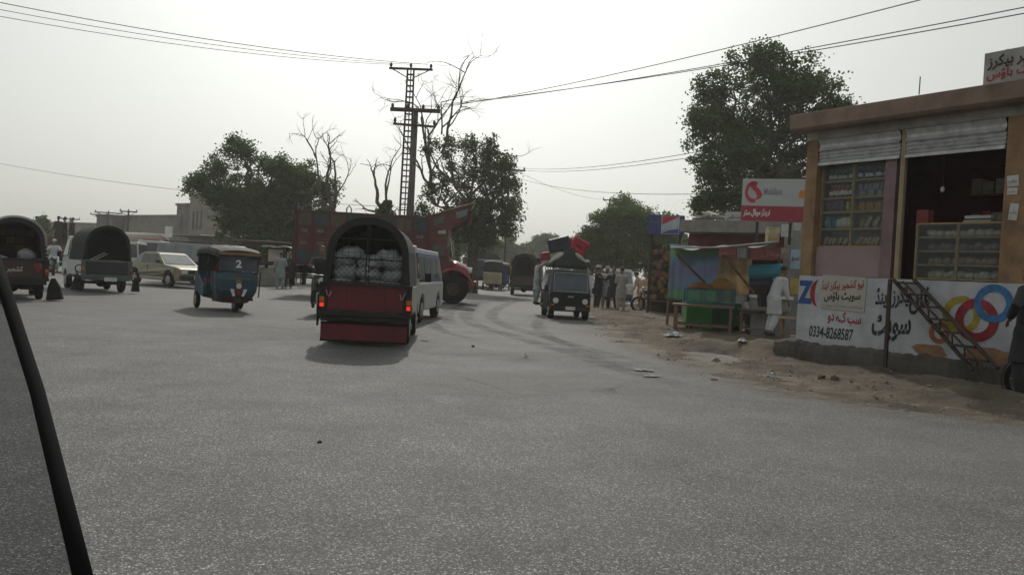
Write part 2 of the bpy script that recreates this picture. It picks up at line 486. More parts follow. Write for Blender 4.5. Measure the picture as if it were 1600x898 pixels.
# marks on the road: thin strips with soft edges
def mark_mat(name, col, lo, hi, strength, scale=2.0):
    m = bpy.data.materials.new(name); m.use_nodes = True
    t = m.node_tree; b = t.nodes['Principled BSDF']; L = t.links.new
    b.inputs['Base Color'].default_value = (*col, 1); b.inputs['Roughness'].default_value = .8
    at = nd(t, 'ShaderNodeAttribute', attribute_name='fade')
    g = nd(t, 'ShaderNodeNewGeometry'); n = nd(t, 'ShaderNodeTexNoise', i_Scale=scale, i_Detail=6.0, i_Roughness=.7); L(g.outputs['Position'], n.inputs['Vector'])
    n2 = nd(t, 'ShaderNodeTexNoise', i_Scale=40.0, i_Detail=2.0); L(g.outputs['Position'], n2.inputs['Vector'])
    mr = nd(t, 'ShaderNodeMapRange'); mr.inputs[1].default_value, mr.inputs[2].default_value = lo, hi; L(n.outputs['Fac'], mr.inputs[0])
    q = nd(t, 'ShaderNodeMath', operation='MULTIPLY'); L(at.outputs['Fac'], q.inputs[0]); L(mr.outputs[0], q.inputs[1])
    q3 = nd(t, 'ShaderNodeMapRange'); q3.inputs[1].default_value, q3.inputs[2].default_value = .3, .6; L(n2.outputs['Fac'], q3.inputs[0])
    q4 = nd(t, 'ShaderNodeMath', operation='MULTIPLY'); L(q.outputs[0], q4.inputs[0]); L(q3.outputs[0], q4.inputs[1])
    q2 = nd(t, 'ShaderNodeMath', operation='MULTIPLY', use_clamp=True); L(q4.outputs[0], q2.inputs[0]); q2.inputs[1].default_value = strength
    tr = nd(t, 'ShaderNodeBsdfTransparent'); ms = nd(t, 'ShaderNodeMixShader'); L(q2.outputs[0], ms.inputs[0]); L(tr.outputs[0], ms.inputs[1]); L(b.outputs[0], ms.inputs[2])
    L(ms.outputs[0], t.nodes['Material Output'].inputs[0])
    return m
def strip(name, pts, w, m, z, fades=(0, 1, 1, 0), offs=(-.5, -.25, .25, .5), ends=True):
    pts = [V((p[0], p[1], 0)) for p in pts]
    fine = []
    for i in range(len(pts) - 1):          # smooth curve through the points
        p0, p1, p2, p3 = pts[max(0, i - 1)], pts[i], pts[i + 1], pts[min(len(pts) - 1, i + 2)]
        for k in range(12):
            t = k / 12
            fine.append(.5 * ((2 * p1) + (p2 - p0) * t + (2 * p0 - 5 * p1 + 4 * p2 - p3) * t * t + (3 * p1 - p0 - 3 * p2 + p3) * t ** 3))
    fine.append(pts[-1])
    vs, fs, fd = [], [], []
    n = len(fine); c = len(offs)
    for i, p in enumerate(fine):
        d = (fine[min(i + 1, n - 1)] - fine[max(i - 1, 0)]).normalized(); nn = V((d.y, -d.x, 0))
        e = min(1, i / (n * .2), (n - 1 - i) / (n * .2)) if ends else 1
        for o, f in zip(offs, fades):
            q = p + nn * (o * w); vs.append((q.x, q.y, z)); fd.append(f * e)
    for i in range(n - 1):
        for j in range(c - 1):
            a = i * c + j; fs.append((a, a + 1, a + c + 1, a + c))
    me = bpy.data.meshes.new(name); me.from_pydata(vs, [], fs); me.materials.append(m)
    at = me.attributes.new('fade', 'FLOAT', 'POINT'); at.data.foreach_set('value', fd)
    o = bpy.data.objects.new(name, me); COL.objects.link(o); return tag(o, kind='structure')
TYRE = mark_mat('rubber and damp dirt', (.035, .032, .03), .38, .58, .75, 1.6)
DUSTM = mark_mat('pale road dust', (.178, .17, .162), .35, .6, .7, .7)
DUSTE = mark_mat('verge dust', (.15, .122, .09), .3, .55, .95, .9)
gp_ = lambda L_: [G(x, y) for x, y in L_]
for i, (pts, w_) in enumerate(((((800, 462), (752, 474), (728, 490), (745, 508), (800, 524), (880, 548), (990, 582), (1120, 615)), .34),
                  (((830, 462), (790, 476), (768, 492), (790, 508), (850, 526), (930, 548), (1050, 580)), .3),
                  (((762, 468), (716, 480), (698, 494), (706, 508)), .3),
                  (((735, 472), (690, 486), (676, 500), (690, 516), (740, 530)), .22),
                  (((848, 492), (840, 508), (862, 528), (930, 556), (1010, 578)), .25),
                  (((715, 588), (760, 600), (820, 622)), .1))):
    strip('tyre_mark', gp_(pts), w_ * (1.6 if i < 5 else 1), TYRE, .004 + .0006 * i)
for i, (pts, w_) in enumerate((((( 640, 640), (800, 600), (980, 600), (1150, 640)), 2.2), (((700, 560), (820, 555), (960, 575)), 2.0), (((260, 520), (420, 520), (480, 505)), 3.0), (((720, 470), (790, 466), (840, 470)), 6.0))):
    strip('road_dust', gp_(pts), w_, DUSTM, .0105 + .0006 * i)
strip('verge_dust', [(x + .1, y) for y, x in EDGE[::-1]], 2.6, DUSTE, .0145, (.0, .25, 1, 1), (.4, .15, -.1, -.5), ends=False)

# ------------------------------------------------------------------ haze
hz = MB().box((0, 195, 22), (1240, 830, 47)).build('haze', [])
tag(hz, kind='stuff')
hm = bpy.data.materials.new('dusty air'); hm.use_nodes = True
ht = hm.node_tree; ht.nodes.remove(ht.nodes['Principled BSDF'])
pv = nd(ht, 'ShaderNodeVolumePrincipled')
pv.inputs['Color'].default_value = (0.9, 0.9, 0.87, 1)
pv.inputs['Density'].default_value = 0.0008
pv.inputs['Anisotropy'].default_value = 0.5
ht.links.new(pv.outputs[0], ht.nodes['Material Output'].inputs['Volume'])
hz.data.materials.append(hm)

# ------------------------------------------------------------------ trees
def leafmat(name, c, c2):
    return mat(name, c, 0.6, col2=c2, scale=0.9, trans=0.42, spec=0.25)
def crown_mesh(clumps, nsub, nleaf, size, rnd, sub=(0.35, 0.8)):
    vs, fs = [], []
    for c, r in clumps:
        k = max(6, int(nsub * 2.6 * (r.x * r.y * r.z) ** 0.667))
        for _ in range(k):
            d = V((rnd.gauss(0, 1), rnd.gauss(0, 1), rnd.gauss(0, 1))).normalized() * (rnd.random() ** 0.45) * 0.88
            sc = c + V((d.x * r.x, d.y * r.y, d.z * r.z))
            sr = rnd.uniform(*sub)
            tip = V((rnd.uniform(-.6, .6), rnd.uniform(-.6, .6), rnd.uniform(-0.5, 0.7)))
            for _ in range(int(nleaf * sr * sr * 7)):
                p = sc + V((rnd.gauss(0, .36), rnd.gauss(0, .36), rnd.gauss(0, .3))) * sr
                a = (V((rnd.gauss(0, 1), rnd.gauss(0, 1), rnd.gauss(0, .7))) + tip).normalized()
                b = a.orthogonal().normalized()
                b = (b * math.cos(q := rnd.uniform(0, 6.28)) + a.cross(b) * math.sin(q)) * size * rnd.uniform(.28, .45)
                a = a * size * rnd.uniform(.6, 1.2)
                i = len(vs)
                vs += [p - a * .5, p + b - a * .05, p + a * .5, p - b - a * .05]
                fs.append((i, i + 1, i + 2, i + 3))
    me = bpy.data.meshes.new('crown')
    me.from_pydata([tuple(v) for v in vs], [], fs)
    return me
def limb(mb, p, q, r0, r1, rnd, n=5, wob=0.08, seg=7):
    p, q = V(p), V(q); L = (q - p).length
    pts = [p.lerp(q, i / n) + (V((rnd.gauss(0, 1), rnd.gauss(0, 1), rnd.gauss(0, .5))) * wob * L * (0 if i in (0, n) else 1)) for i in range(n + 1)]
    mb.tube(pts, [r0 + (r1 - r0) * i / n for i in range(n + 1)], seg)
    return pts
def bare(mb, p, d, L, r, depth, rnd, bend=0.5, up=0.15):
    p, d = V(p), V(d).normalized()
    pts, q = [p], p.copy()
    n = 4
    for i in range(n):
        d = (d + V((rnd.gauss(0, 1), rnd.gauss(0, 1), rnd.gauss(0, 1) + up)) * bend * 0.35).normalized()
        q = q + d * L / n
        pts.append(q.copy())
    mb.tube(pts, [r * (1 - 0.45 * i / n) for i in range(n + 1)], 6 if depth > 1 else 4)
    if depth > 0:
        for i in range(rnd.choice((2, 3, 3))):
            k = rnd.choice((2, 3, 4)) if i else 4
            dd = (d + V((rnd.gauss(0, 1), rnd.gauss(0, 1), rnd.gauss(0, .8) + up)) * 0.75).normalized()
            bare(mb, pts[k], dd, L * rnd.uniform(.55, .8), r * (0.55 if k == 4 else .42), depth - 1, rnd, bend, up)
def tree(px, Y, tops, trunk_r, label, lm, seed, nsub=5, nleaf=40, size=0.17, sub=(.35, .8), depthr=1.0, group=None, name='tree', trunk_px=None, bares=()):
    """tops: crown lobes as (px, py, half width px, half height px, depth offset m)."""
    rnd = random.Random(seed)
    base = XG(px, Y)
    root = thing(name, label, 'tree', base, group=group)
    kx = Y / FPX
    cl = []
    for (x, y, w, h, dy) in tops:
        c = PT(x, y, Y + dy) - base
        cl.append((c, V((w * kx, max(w, h) * kx * 0.8 * depthr, h * kx))))
    me = crown_mesh(cl, nsub, nleaf, size, rnd, sub)
    me.materials.append(lm)
    o = bpy.data.objects.new('crown', me); COL.objects.link(o); o.parent = root
    mb = MB()
    top = sum((c for c, r in cl), V()) / len(cl)
    fork = V((top.x * .25, top.y * .25, max(1.2, min(c.z - r.z for c, r in cl) + .25 * top.z)))
    limb(mb, (0, 0, -.1), fork, trunk_r * 1.25, trunk_r * .8, rnd, 5, .03, 9)
    for c, r in cl:
        pts = limb(mb, fork, c, trunk_r * .4, trunk_r * .12, rnd, 5, .07)
        for _ in range(5):
            d = V((rnd.gauss(0, 1), rnd.gauss(0, 1), rnd.gauss(0, .8))).normalized()
            limb(mb, pts[rnd.choice((3, 4, 5))], c + V((d.x * r.x, d.y * r.y, d.z * r.z)) * .85, trunk_r * .17, .012, rnd, 4, .09, 5)
    for (x, y, x2, y2, rr, dp) in bares:
        a, b = PT(x, y, Y) - base, PT(x2, y2, Y) - base
        bare(mb, a, b - a, (b - a).length, rr, dp, rnd)
    mb.build('trunk', TRUNK, root, smooth=True)
    return root
LEAF1 = leafmat('deep green leaves', (0.034, 0.074, 0.012), (0.07, 0.118, 0.024))
LEAF2 = leafmat('dusty green leaves', (0.05, 0.1, 0.012), (0.095, 0.15, 0.026))
LEAF3 = leafmat('grey green leaves', (0.038, 0.066, 0.014), (0.072, 0.105, 0.026))
tree(1190, 42, [(1190, 110, 62, 52, 0), (1120, 140, 36, 42, 1), (1095, 205, 30, 60, 0), (1255, 130, 55, 48, -1), (1295, 150, 30, 36, 0), (1165, 190, 66, 60, 1), (1240, 200, 60, 58, 0), (1120, 270, 40, 52, 0), (1190, 270, 66, 60, 1), (1180, 330, 60, 40, 0), (1250, 290, 60, 50, 0), (1095, 320, 18, 30, 0), (1310, 165, 20, 16, 0), (1150, 235, 50, 40, -1), (1215, 150, 50, 40, 1), (1270, 235, 40, 45, 0), (1125, 325, 40, 40, 0)],
     .38, 'tall dense dark green tree towering behind the telecom sign and bakery', LEAF1, 3, nsub=6.2, nleaf=46, size=.16)
tree(975, 62, [(975, 350, 38, 46, 0), (940, 370, 32, 44, 0), (1012, 368, 30, 40, 0), (975, 325, 28, 22, 1), (930, 400, 24, 28, 0), (975, 400, 50, 34, -1), (1018, 405, 30, 28, 0), (1000, 340, 24, 24, 0), (925, 385, 24, 30, 0), (1022, 385, 28, 40, 0), (955, 345, 26, 26, 0), (995, 355, 30, 36, -1), (940, 410, 34, 26, -1), (1030, 420, 26, 26, 0), (1040, 372, 24, 28, 0), (1052, 400, 24, 34, 0), (1030, 352, 18, 20, 0), (912, 372, 20, 26, 0), (920, 408, 24, 30, 0), (960, 380, 40, 40, 1)],
     .3, 'rounded bright green tree beyond the four standing men', LEAF2, 4, nsub=6, nleaf=44, size=.17)
tree(735, 50, [(700, 240, 30, 34, 0), (760, 232, 34, 32, 0), (735, 275, 44, 36, 1), (785, 270, 26, 36, 0), (690, 285, 26, 36, 0), (770, 320, 44, 36, 0), (720, 330, 44, 40, 1), (795, 325, 22, 26, 0), (745, 370, 46, 28, 0), (670, 235, 16, 20, 0), (735, 225, 26, 26, 0), (760, 265, 36, 36, 0), (715, 380, 50, 30, 0), (775, 365, 40, 34, 0), (795, 300, 26, 34, 0), (740, 330, 50, 40, 0), (795, 345, 26, 26, -1), (672, 300, 22, 26, 0), (664, 335, 18, 26, 0), (790, 255, 22, 22, 0), (805, 320, 16, 26, -1)],
     .35, 'twisted old tree with sparse crown and dead twigs beside the lattice pole', LEAF3, 5, nsub=4.2, nleaf=36, size=.16, sub=(.3, .7),
     bares=[(672, 262, 668, 180, .11, 4), (690, 240, 712, 158, .1, 4), (680, 300, 655, 250, .11, 3), (676, 300, 668, 240, .14, 3), (668, 215, 690, 160, .07, 4), (690, 200, 725, 172, .05, 3), (770, 240, 808, 245, .04, 2), (690, 210, 690, 160, .06, 4), (700, 200, 725, 165, .05, 3)])
tree(415, 52, [(345, 265, 34, 26, 0), (375, 240, 28, 26, 0), (310, 280, 26, 18, 0), (425, 265, 38, 30, 0), (470, 275, 40, 34, 1), (385, 300, 56, 40, 0), (450, 320, 56, 44, 1), (505, 300, 22, 34, 0), (360, 345, 40, 36, 0), (420, 365, 60, 36, 0), (480, 370, 42, 36, 0), (300, 288, 20, 12, 0), (370, 222, 16, 10, 0), (405, 325, 50, 40, 0), (335, 300, 36, 28, 0), (440, 390, 70, 26, -1), (500, 345, 30, 44, 0), (450, 280, 40, 34, 0)],
     .4, 'wide dark green tree in front of the grey buildings', LEAF1, 6, nsub=5.2, nleaf=44, size=.17)
# dead trees
def dead_tree(px, Y, shoots, label, seed):
    rnd = random.Random(seed)
    base = XG(px, Y)
    root = thing('dead_tree', label, 'tree', base)
    mb = MB()
    y0 = min(s[1] for s in shoots)
    fork = PT(px, 345, Y) - base
    limb(mb, (0, 0, -.1), fork, .26, .2, rnd, 4, .03, 8)
    for (x, y, x2, y2, r, dp) in shoots:
        a, b = PT(x, y, Y) - base, PT(x2, y2, Y) - base
        limb(mb, fork, a, r * 1.25, r, rnd, 4, .05)
        bare(mb, a, b - a, (b - a).length, r, dp, rnd, .45, .1)
    mb.build('trunk', TRUNK, root, smooth=True)
dead_tree(518, 50, [(515, 310, 520, 260, .13, 3), (524, 290, 522, 250, .09, 3), (500, 300, 487, 250, .08, 3), (528, 300, 550, 270, .05, 2)], 'leafless grey tree right of the wide dark tree', 8)
dead_tree(598, 46, [(603, 300, 600, 255, .07, 3), (590, 305, 586, 272, .1, 2), (606, 290, 618, 262, .05, 3), (592, 332, 570, 324, .08, 2)], 'pollarded bare tree just left of the lattice pole', 9)
# palm-like tuft behind the cargo truck
tree(603, 44, [(603, 328, 18, 16, 0)], .14, 'small bushy palm behind the cargo truck', LEAF3, 12, nsub=16, nleaf=60, size=.35, sub=(.2, .4), name='palm_tree')
# far trees
FARK = [(738, 105, [(742, 392, 26, 24, 0), (765, 396, 22, 20, 0)], 'dark green tree over the roadside trucks'), (905, 100, [(905, 400, 26, 24, 0), (880, 405, 20, 18, 0)], 'green tree joining the bright green one at the road gap'), (800, 155, [(805, 398, 22, 14, 0), (780, 398, 20, 14, 0)], 'low hazy trees closing the road gap'),
        (760, 125, [(760, 378, 22, 16, 0), (742, 385, 16, 14, 0)], 'pale hazy tree above the parked trucks at the road end'),
        (792, 140, [(797, 384, 18, 17, 0), (782, 392, 16, 18, 0), (808, 396, 16, 16, 0)], 'thin hazy tree in the road gap, left of the tallest far one'),
        (846, 150, [(846, 380, 17, 18, 0), (862, 382, 15, 16, 0), (834, 392, 14, 16, 0), (850, 400, 20, 16, 0)], 'tallest hazy tree at the far end of the road'),
        (815, 170, [(818, 396, 20, 14, 0)], 'low hazy bush tree at the centre of the road gap'),
        (885, 130, [(890, 392, 20, 18, 0)], 'hazy tree behind the roof luggage of the minivan'),
        (700, 95, [(705, 385, 30, 26, 0), (670, 395, 26, 20, 0)], 'dark shady tree behind the red truck bonnet'),
        (1045, 80, [(1045, 355, 18, 26, 0), (1060, 385, 26, 26, 0)], 'green tree behind the blue drinks sign'),
        (62, 85, [(64, 352, 9, 9, 0), (66, 368, 9, 10, 0)], 'pale tree beside the ornate pickup at far left')]
for i, (x, y, tops, lb) in enumerate(FARK):
    tree(x, y, tops, .22, lb, LEAF2 if i % 2 else LEAF1, 20 + i, nsub=3.6, nleaf=26, size=.4, sub=(.5, 1.1), group='far trees')

# ------------------------------------------------------------------ buildings on the left
def block(name, label, pxl, pxr, Yl, Yr, top, m, depth=8.0, parapet=True, wins=(), cat='building', group=None, low=0.0):
    a, b = XG(pxl, Yl), XG(pxr, Yr)
    u = (b - a).normalized(); L = (b - a).length
    root = thing(name, label, cat, a, math.atan2(u.y, u.x), group)
    mb = MB()
    mb.box((L / 2, depth / 2, (top + low) / 2), (L, depth, top - low))
    mb.build('wall', m, root)
    if parapet:
        MB().box((L / 2, depth / 2, top + .12), (L + .25, depth + .25, .22)).build('parapet', m, root, bevel=.02)
    for (s, z, w, h) in wins:
        f = MB().box((s, -.03, z), (w + .16, .06, h + .16)).build('window', CONC, root)
        MB().box((s, -.07, z), (w, .04, h)).build('pane', DGLASS, f)
    return root, L
BRICKG = mat('grey plaster', (0.2, 0.19, 0.175), 0.9, var=0.35, scale=.6, bump=.3)
BRICKT = mat('tan plaster', (0.27, 0.245, 0.21), 0.9, var=0.3, scale=.5, bump=.3)
BRICKD = mat('dark brick', (0.13, 0.12, 0.11), 0.9, var=0.3, scale=.8, bump=.3)
block('long_building', 'long low grey building behind the sedan', 148, 300, 112, 96, ZZ(210, 338, 104), BRICKG, 10,
      wins=[(3, 2.2, 1.6, 1.2), (8, 2.2, 1.6, 1.2), (13, 2.2, 1.6, 1.2)])
block('low_building', 'low pale grey building at far left beyond the white pickup', 60, 152, 135, 128, ZZ(110, 349, 130), BRICKG, 10, wins=[(3, 2, 1.2, 1.2), (7, 2, 1.2, 1.2)])
block('corner_building', 'small dark block with a higher roof at the end of the long building', 148, 172, 106, 105, ZZ(160, 337, 105), BRICKD, 5)
block('side_building', 'narrow grey two storey block left of the tan building', 272, 297, 82, 80, ZZ(284, 320, 80), BRICKG, 8, wins=[(.8, 4.6, .5, 1.2)])
root, L = block('tan_building', 'tan two storey building half hidden by the wide dark tree', 292, 420, 78, 66, ZZ(330, 303, 75), BRICKT, 3.5,
                wins=[(.8, 4.6, .35, 1.6), (1.7, 4.6, .35, 1.6), (2.6, 4.6, .35, 1.6), (5.2, 5.2, 1.6, .5), (8, 5.2, 1.6, .5)])
MB().box((L / 2, -1.2, 3.1), (L + .6, 2.4, .18)).build('shop_canopy', CONC, root)
for s in (1, 4, 7):
    MB().box((s + .4, -.06, 1.3), (1.9, .1, 2.3)).build('shutter', DARK, root)
sg = thing('signboard', 'small white signboard beside the tan building', 'sign', XG(261, 74))
MB().box((0, 0, ZZ(261, 362, 74)), (.66, .08, .95)).build('panel', WHITE, sg)
MB().tube([(0, .06, 0), (0, .06, ZZ(261, 356, 74))], .05).build('pole', STEEL, sg)
for px, Y, top in ((205, 95, 372), (212, 96, 372)):
    MB_ = MB().tube([(0, 0, 0), (0, 0, ZZ(px, top, Y))], .22, 10)
    o = MB_.build('pillar', BRICKT); o.location = XG(px, Y)
    tag(o, 'left pale round pillar before the long grey building' if px < 208 else 'right pale round pillar before the long grey building', 'pillar', 'pillars before the long grey building')
# tarpaulin stalls under the tree
TARP1 = mat('grey tarpaulin', (0.22, 0.21, 0.19), 0.8, var=.3)
TARP2 = mat('brown tarpaulin', (0.16, 0.12, 0.09), 0.85, var=.3)
def tarp_stall(px, Y, w, h, m, label):
    r = thing('tarp_stall', label, 'stall', XG(px, Y), rad(8), 'tarpaulin stalls under the tree')
    MB().grid(lambda u, v: ((u - .5) * w, (v - .5) * 2.4, h - .25 * abs(v - .3) - .1 * math.sin(u * 9) * v), 8, 5).build('tarp_roof', m, r, solid=.02)
    for x in (-.48, .48):
        for y in (-1.1, 1.1):
            MB().tube([(x * w, y, 0), (x * w, y, h - .35)], .04).build('post', WOOD, r)
    MB().box((0, -.5, .45), (w * .85, .9, .9)).build('counter', WOOD, r, bevel=.02)
tarp_stall(372, 54, 4.6, 2.7, TARP1, 'stall with sagging grey tarpaulin roof under the wide dark tree')
tarp_stall(418, 48, 3.6, 2.4, TARP2, 'stall with low brown tarpaulin roof behind the blue rickshaw')
o = MB().box((0, 0, .5), (1.0, .8, 1.0)).build('concrete_block', CONC, bevel=.04); o.location = XG(417, 41); o.rotation_euler.z = rad(10)
tag(o, 'square grey concrete block beside the man in grey', 'block')

# ------------------------------------------------------------------ poles and wires
def crossarm(root, z, w, ang, m, y=0, ins=3, th=.1, braces=True):
    c, s_ = math.cos(ang), math.sin(ang)
    a = MB().box((0, y, z), (w, th, th), ang)
    if braces:
        for k in (-1, 1):
            a.tube([(k * w * .42 * c, y + k * w * .42 * s_, z - .04), (k * .08 * c, y, z - .45)], .025, 5)
    o = a.build('crossarm', RUST, root)
    for i in range(ins):
        t = (i / max(1, ins - 1) - .5) * w * .92
        MB().tube([(t * c, y + t * s_, z + .05), (t * c, y + t * s_, z + .15), (t * c, y + t * s_, z + .22), (t * c, y + t * s_, z + .27)], [.03, .075, .06, .03], 8).build('insulator', RUST, o)
    return o
PY1 = 40
pb = XG(626, PY1)
ptop = PT(642, 108, PY1)
lp = thing('lattice_pole', 'tall steel lattice power pole behind the cargo truck', 'pole', pb)
lat = MB(); H1 = ptop.z
lean = V((ptop.x - pb.x, 0, H1)); lean_xy = V((lean.x, 0, 0))
def lpnt(t, k, j):
    w = .25 - .1 * t
    return lean_xy * t + V((k * w, j * w * .6, H1 * t))
for k in (-1, 1):
    for j in (-1, 1):
        lat.tube([lpnt(0, k, j), lpnt(1, k, j)], .035, 5)
lat.tube([lpnt(0, 0, 1), lpnt(1, 0, 1)], .03, 5)
for i in range(1, 40):
    t = i / 40
    for j in (-1, 1):
        lat.tube([lpnt(t, -1, j), lpnt(t, 1, j)], .028, 4)
lat.build('lattice_mast', RUST, lp)
arm1 = thing
ca = MB()
CW = 2.1
c1 = crossarm(lp, H1, CW, rad(-4), RUST); c1.location.x = lean.x
PY2 = 37.5
pb2, pt2 = XG(633, PY2), PT(650, 172, PY2)
cp = thing('concrete_pole', 'leaning tapered concrete power pole in front of the lattice pole', 'pole', pb2)
H2 = pt2.z; lx2 = pt2.x - pb2.x
MB().tube([(0, 0, 0), (lx2 * .5, 0, H2 * .5), (lx2, 0, H2)], [.2, .16, .11], 10).build('shaft', mat('dark weathered concrete', (.1, .09, .082), .9, var=.35, bump=.3), cp, smooth=True)
o = crossarm(cp, H2 - .05, 2.25, rad(-3), RUST, y=-.2, ins=4, th=.16, braces=False); o.location.x = lx2
o = crossarm(cp, H2 - .72, 1.9, rad(6), RUST, y=-.2, ins=3, th=.09, braces=False); o.location.x = lx2 * .93
def wire(p, q, sag, label, group, r=.014, n=14):
    p, q = V(p), V(q)
    pts = [p.lerp(q, i / n) - V((0, 0, sag * 4 * (i / n) * (1 - i / n))) for i in range(n + 1)]
    tag(MB().tube(pts, r, 4).build('power_wire', DARK), label, 'wire', group)
for i, (x0, y0, ye) in enumerate(((609, 101, -39), (641, 101, -52), (668, 101, -66))):
    wire(PT(x0, y0, PY1), PT(-330, ye, 24), .45, ['lowest of the three wires from the lattice pole to upper left', 'middle of the three wires from the lattice pole to upper left', 'highest of the three wires from the lattice pole to upper left'][i], 'wires from the lattice pole')
for i, (x0, y0, x1, y1) in enumerate(((690, 168, 1800, -95), (664, 168, 1900, -48), (640, 168, 1900, -34))):
    wire(PT(x0, y0, PY2), PT(x1, y1, 14), .25, ['highest of three wires crossing the sky to upper right', 'middle of three wires crossing the sky to upper right', 'lowest of three wires crossing the sky to upper right'][i], 'wires from the concrete pole', r=.012)
# a farther pole in the tree and service wires
def small_pole(px, Y, ytop, w, label, ang=0, arms=1):
    r = thing('utility_pole', label, 'pole', XG(px, Y), group='far utility poles')
    h = ZZ(px, ytop, Y)
    MB().tube([(0, 0, 0), (0, 0, h)], [.16, .1] if px != 786 else [.08, .06], 8).build('shaft', RUST, r)
    for i in range(arms):
        crossarm(r, h - .1 - i * .8, w, ang, RUST, ins=3, th=.13)
small_pole(786, 68, 263, 2.6, 'thin pole rising through the old tree beside the road')
small_pole(945, 95, 311, 1.6, 'small pole poking out above the rounded bright green tree')
small_pole(107, 120, 341, 2.8, 'far pole with one crossarm left of the white pickup canopy')
small_pole(166, 100, 331, 3.2, 'wide crossarm pole above the long grey building', rad(8))
small_pole(151, 118, 334, 2.4, 'farthest crossarm pole just above the white pickup')
small_pole(197, 90, 329, 1.9, 'short armed pole in front of the long grey building')
for i, (a, b, lb) in enumerate(((PT(808, 262, 68), PT(1290, 198, 22), 'upper thin wire from the tree pole to the bakery roof'),
                                (PT(808, 265, 68), PT(1290, 208, 22), 'lower thin wire from the tree pole to the bakery roof'),
                                (PT(806, 266, 68), PT(945, 312, 95), 'slack wire dropping from the tree pole to the far small pole'),
                                (PT(800, 275, 68), PT(1140, 302, 28), 'low service wire running to the telecom sign'),
                                (PT(-40, 248, 60), PT(640, 325, 45), 'faint wire across the left sky behind the wide tree'))):
    wire(a, b, .5, lb, 'thin service wires', r=.014)
tag(MB().tube([PT(1436, 148, 15.2), PT(1438, 120, 15.2)], .01, 6).build('roof_rod', RUST), 'thin iron rod standing up from the bakery roof', 'rod')

# ------------------------------------------------------------------ bakery on the right
ORANGE = mat('ochre plaster', (0.27, 0.165, 0.09), 0.88, var=0.5, scale=2.2, detail=9.0, bump=.25)
CORN = mat('salmon cornice plaster', (0.23, 0.16, 0.124), 0.88, var=0.45, scale=1.8, detail=9.0, bump=.25)
LINT = mat('off white plaster', (0.36, 0.345, 0.31), 0.88, var=0.45, scale=1.8, detail=9.0, bump=.25)
WALLW = mat('whitewashed wall', (0.44, 0.45, 0.485), 0.85, var=0.3, scale=2.2, detail=9.0, bump=.2)
PLINTH = mat('rough cement plinth', (0.085, 0.077, 0.066), 0.95, var=0.45, scale=2.5, bump=.9, bscale=9)
PINKW = mat('faded pink board', (0.27, 0.2, 0.205), 0.7, var=.15)
MAUVE = mat('mauve door edge', (0.2, 0.13, 0.14), 0.7)
MAROON = mat('maroon wall', (0.2, 0.045, 0.045), 0.8, var=.3)
SHUT = mat('galvanised shutter', (0.5, 0.51, 0.505), 0.42, 0.3, var=.35, scale=6)
SHELF = mat('varnished shelf wood', (0.36, 0.23, 0.09), 0.5, var=.25, scale=9)
TANP = mat('tan painted post', (0.32, 0.25, 0.15), 0.7)
CABG = glass('cabinet glass', (0.3, 0.33, 0.33), 0.1)
def WS(px, py, off=0.0):
    """where the ray through a picture point meets the bakery's street face: (along, up)"""
    o = WA - WN * off
    d = ray(px, py)
    t = (o - EYE).dot(WN) / d.dot(WN)
    p = EYE + d * t - WA
    return p.dot(WU), p.z
bak = thing('bakery_shop', 'raised bakery shop with ochre pillars, open shutters and painted white wall', 'shop', WA, WROT)
sL = WS(1250, 440)[0] - .02
s_end = WS(1597, 300)[0] + .12
zt = 1.55                       # top of the white wall
z_l, z_c0, z_c1 = WS(1262, 221)[1], WS(1266, 208)[1], WS(1237, 180, .38)[1]
pit0 = WS(1278, 240)[0]; post0 = WS(1568, 300)[0]
# body: back and side walls, floor, ceiling
w = MB()
w.box(((sL + s_end) / 2, 3.1, 2.2), (s_end - sL, .15, 4.4))
w.box((sL + .08, 1.6, 2.2), (.15, 2.8, 4.4)); w.box((s_end - .08, 1.6, 2.2), (.15, 2.8, 4.4))
w.build('inner_wall', MAROON, bak)
for x in (sL - .02, s_end + .02):
    MB().box((x, 1.66, 2.15), (.05, 2.95, 4.3)).build('outer_wall', LINT, bak)
MB().box(((sL + s_end) / 2, 3.2, 2.15), (s_end - sL, .06, 4.3)).build('outer_wall', LINT, bak)
MB().box(((sL + s_end) / 2, 1.6, zt - .12), (s_end - sL - .32, 2.8, .2)).build('floor_slab', CONC, bak)
MB().box(((sL + s_end) / 2, 1.5, z_c0 + .06), (s_end - sL - .32, 2.8, .1)).build('ceiling', MAROON, bak)
# plinth with a rough upper edge
pl = MB(); xs = [sL - .35 + i * (s_end - sL + .5) / 120 for i in range(121)]
for j, (a, b) in enumerate(zip(xs, xs[1:])):
    pass
rr = random.Random(5)
tops = [.38 + .05 * NZ.noise(V((x * 2, 0, 0))) + .04 * NZ.noise(V((x * 7, 5, 0))) for x in xs]
outs = [-.13 + .07 * NZ.noise(V((x * 2.5, 9, 0))) + .03 * NZ.noise(V((x * 9, 3, 0))) for x in xs]
pl.loft([[(x, .2, -.3), (x, o - .1, -.3), (x, o - .03, t * .55), (x, o, t - .04), (x, o + .05, t), (x, .2, t)] for x, t, o in zip(xs, tops, outs)])
pl.build('plinth', PLINTH, bak)
MB().box(((sL + s_end) / 2, .085, (zt + .25) / 2), (s_end - sL, .17, zt - .25)).build('painted_wall', WALLW, bak)
for k, (a, b) in enumerate(((sL, pit0), (post0, s_end))):
    MB().box(((a + b) / 2, .1, (zt + z_l) / 2), (b - a, .2, z_l - zt)).build('pillar', ORANGE, bak, bevel=.008)
MB().box(((sL + s_end) / 2, .08, (z_l + z_c0) / 2), (s_end - sL + .0, .18, z_c0 - z_l)).build('lintel', LINT, bak)
cz = z_c1 - z_c0
c = MB()
x0, x1 = sL - .12, s_end + 1.2
